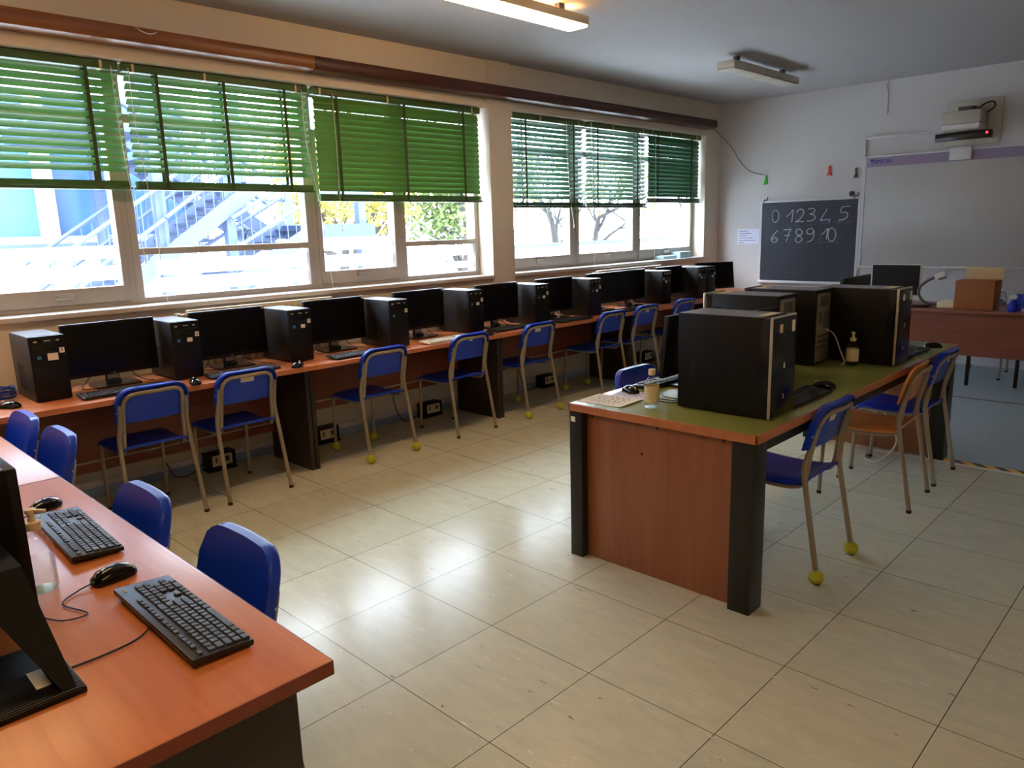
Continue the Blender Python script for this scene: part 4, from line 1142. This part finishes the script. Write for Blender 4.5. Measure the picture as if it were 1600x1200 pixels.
cd = tag(part('cable_duct', None, Geo().b2(-1.219, -1.204, YB-.03, YB, 1.0, 2.46, .003).b2(-1.219, -.42, YB-.03, YB, 2.44, 2.465, .003), M['frame']), 'white cable duct framing the whiteboard left edge', 'duct')  # a duct for cables, fixed flat to the wall
pj = thing('projector', 'white wall mounted projector over the whiteboard', 'projector', (-.18, YB, 0))
part('wall_plate', pj, Geo().b2(-.24, .27, -.02, 0, 2.29, 2.73, .004), M['offwhite'])
part('body', pj, Geo().b2(-.205, .165, -.36, -.08, 2.47, 2.60, .03), M['lampoff'])
part('lower_cover', pj, Geo().b2(-.19, .15, -.34, -.06, 2.42, 2.48, .02), M['white'])
part('arm', pj, Geo().b2(-.08, .06, -.22, -.02, 2.60, 2.65, .006), M['goose'])
part('cord', pj, Geo().tube(smoothpts([(.05, -.1, 2.60), (.12, -.12, 2.66), (.2, -.12, 2.68), (.22, -.12, 2.63), (.15, -.12, 2.58), (.08, -.14, 2.58)]), .007, 6), M['cable'])
sb = thing('soundbar', 'black bar with a glowing red light under the projector', 'sensor bar', (-.2, YB, 0))
part('case', sb, Geo().b2(-.27, .24, -.16, -.08, 2.335, 2.41, .006), M['pcfront'])
part('bracket', sb, Geo().b2(-.1, .1, -.08, 0, 2.35, 2.39), M['goose'])
part('light', sb, Geo().ball((.2, -.162, 2.385), (.012, .006, .012), 10), M['led'], label='glowing red light')

# ------------------------------------------------------------------ things on the teacher desk
TZ = .7455
a = thing('desktop_computer', 'white framed all in one computer with a dark screen on the teacher desk', 'computer', (-.425, 6.0, TZ))
part('base', a, Geo().b2(-.1, .1, -.08, .1, 0, .01, .003), M['white'])
part('neck', a, Geo().b2(-.06, .06, .02, .04, .008, .15, .003), M['white'])
p = part('panel', a, Geo().b2(-.225, .225, -.015, .02, .05, .385, .006), M['white'])
part('screen', p, Geo().b2(-.216, .216, -.017, -.0145, .092, .378), M['screen'])
tag(part('laptop', None, Geo().b2(-.36, -.06, 5.78, 5.93, TZ, TZ+.022, .004), M['pcfront']), 'closed black device lying before the all in one computer', 'laptop')
dc = thing('document_camera', 'document camera with a bent grey gooseneck on the teacher desk', 'camera', (.02, 5.88, TZ))
part('base', dc, Geo().b2(-.02, .12, -.07, .07, 0, .055, .012), M['beige'])
part('gooseneck', dc, Geo().tube(smoothpts([(0, 0, .03), (-.08, -.0, .028), (-.15, 0, .05), (-.195, 0, .11), (-.19, 0, .18), (-.14, 0, .235), (-.08, 0, .27), (-.05, 0, .285)]), .013, 10), M['goose'])
part('head', dc, Geo().box((-.025, 0, .295), (.1, .05, .05), .012, (0, -.35, 0)), M['white'])
part('lens', dc, Geo().box((-.005, 0, .268), (.06, .04, .022), .006, (0, -.35, 0)), M['goose'])
bxo = thing('cardboard_box', 'brown cardboard box with its pale flap raised on the teacher desk', 'box', (.3, 5.93, TZ))
part('carton', bxo, Geo().b2(-.155, .155, -.13, .13, 0, .255, .003), M['cardboard'])
part('flap', bxo, Geo().box((.015, .135, .305), (.30, .004, .11), .001, (-.08, 0, 0)), M['cardin'])
def spray(x, y, label):
    t = thing('spray_bottle', label, 'bottle', (x, y, TZ))
    part('body', t, Geo().lathe([(0, 0), (.036, 0), (.042, .02), (.042, .05), (.03, .075), (.016, .09), (.016, .1)], 20), M['blueplastic'])
    part('trigger', t, Geo().box((0, 0, .125), (.05, .02, .03), .006).box((-.03, 0, .115), (.012, .012, .04), .003, (0, .4, 0)), M['white'])
spray(.605, 5.80, 'blue trigger spray bottle with a white head')
tag(part('carton', None, Geo().b2(.60, .675, 5.9, 5.98, TZ, TZ+.14, .002), M['bluecarton']), 'blue carton behind the spray bottle', 'carton')
for x, y, hh, lab, bm_ in ((.515, 5.83, .19, 'tall clear bottle between the box and the spray bottle', None), (.70, 5.80, .2, 'clear bottle with a pink foot at the picture edge', 1)):
    t = thing('plastic_bottle', lab, 'bottle', (x, y, TZ))
    part('body', t, Geo().lathe([(0, .001), (.033, .001), (.035, .01), (.035, hh*.65), (.028, hh*.78), (.013, hh*.88), (.013, hh*.92)], 20), M['clear'])
    part('cap', t, Geo().lathe([(0, hh*.9), (.015, hh*.9), (.015, hh), (0, hh)], 14), M['white'])
    part('content', t, Geo().lathe([(0, .003), (.031, .003), (.033, .01), (.033, hh*(.4 if not bm_ else .12)), (0, hh*(.4 if not bm_ else .12))], 20), M['gel'] if not bm_ else M['pink'])
tag(part('folder', None, Geo().b2(-.05, .2, 6.1, 6.3, TZ, TZ+.03, .003), M['beige']), 'flat beige folder behind the document camera', 'folder')
# green ball footed chair leg under the teacher desk: chair seen only as legs
chair(.22, 6.72, -PI/2, 'chair behind the teacher desk, only its legs showing', None, balls=((-1, -1),))

# ------------------------------------------------------------------ light
w = bpy.data.worlds.new('daylight'); SC.world = w; w.use_nodes = True
bg = w.node_tree.nodes['Background']; bg.inputs['Color'].default_value = (0.72, 0.86, 1.0, 1); bg.inputs['Strength'].default_value = 25.0
sl = bpy.data.lights.new('sun', 'SUN'); sl.energy = 2.5; sl.angle = math.radians(1.5); sl.color = (1, .96, .9)
so = bpy.data.objects.new('sun', sl); COL.objects.link(so)
so.rotation_euler = Vector((-.62, .35, -.75)).to_track_quat('-Z', 'Y').to_euler()
vs = SC.view_settings
vs.view_transform = 'Standard'; vs.look = 'None'; vs.exposure = 0.38; vs.gamma = 1.0; vs.use_curve_mapping = False
SC.cycles.max_bounces = 8; SC.cycles.diffuse_bounces = 5; SC.cycles.transparent_max_bounces = 16
SC.cycles.use_denoising = True
SC.cycles.sample_clamp_indirect = 8.0
SC.cycles.caustics_reflective = False; SC.cycles.caustics_refractive = False
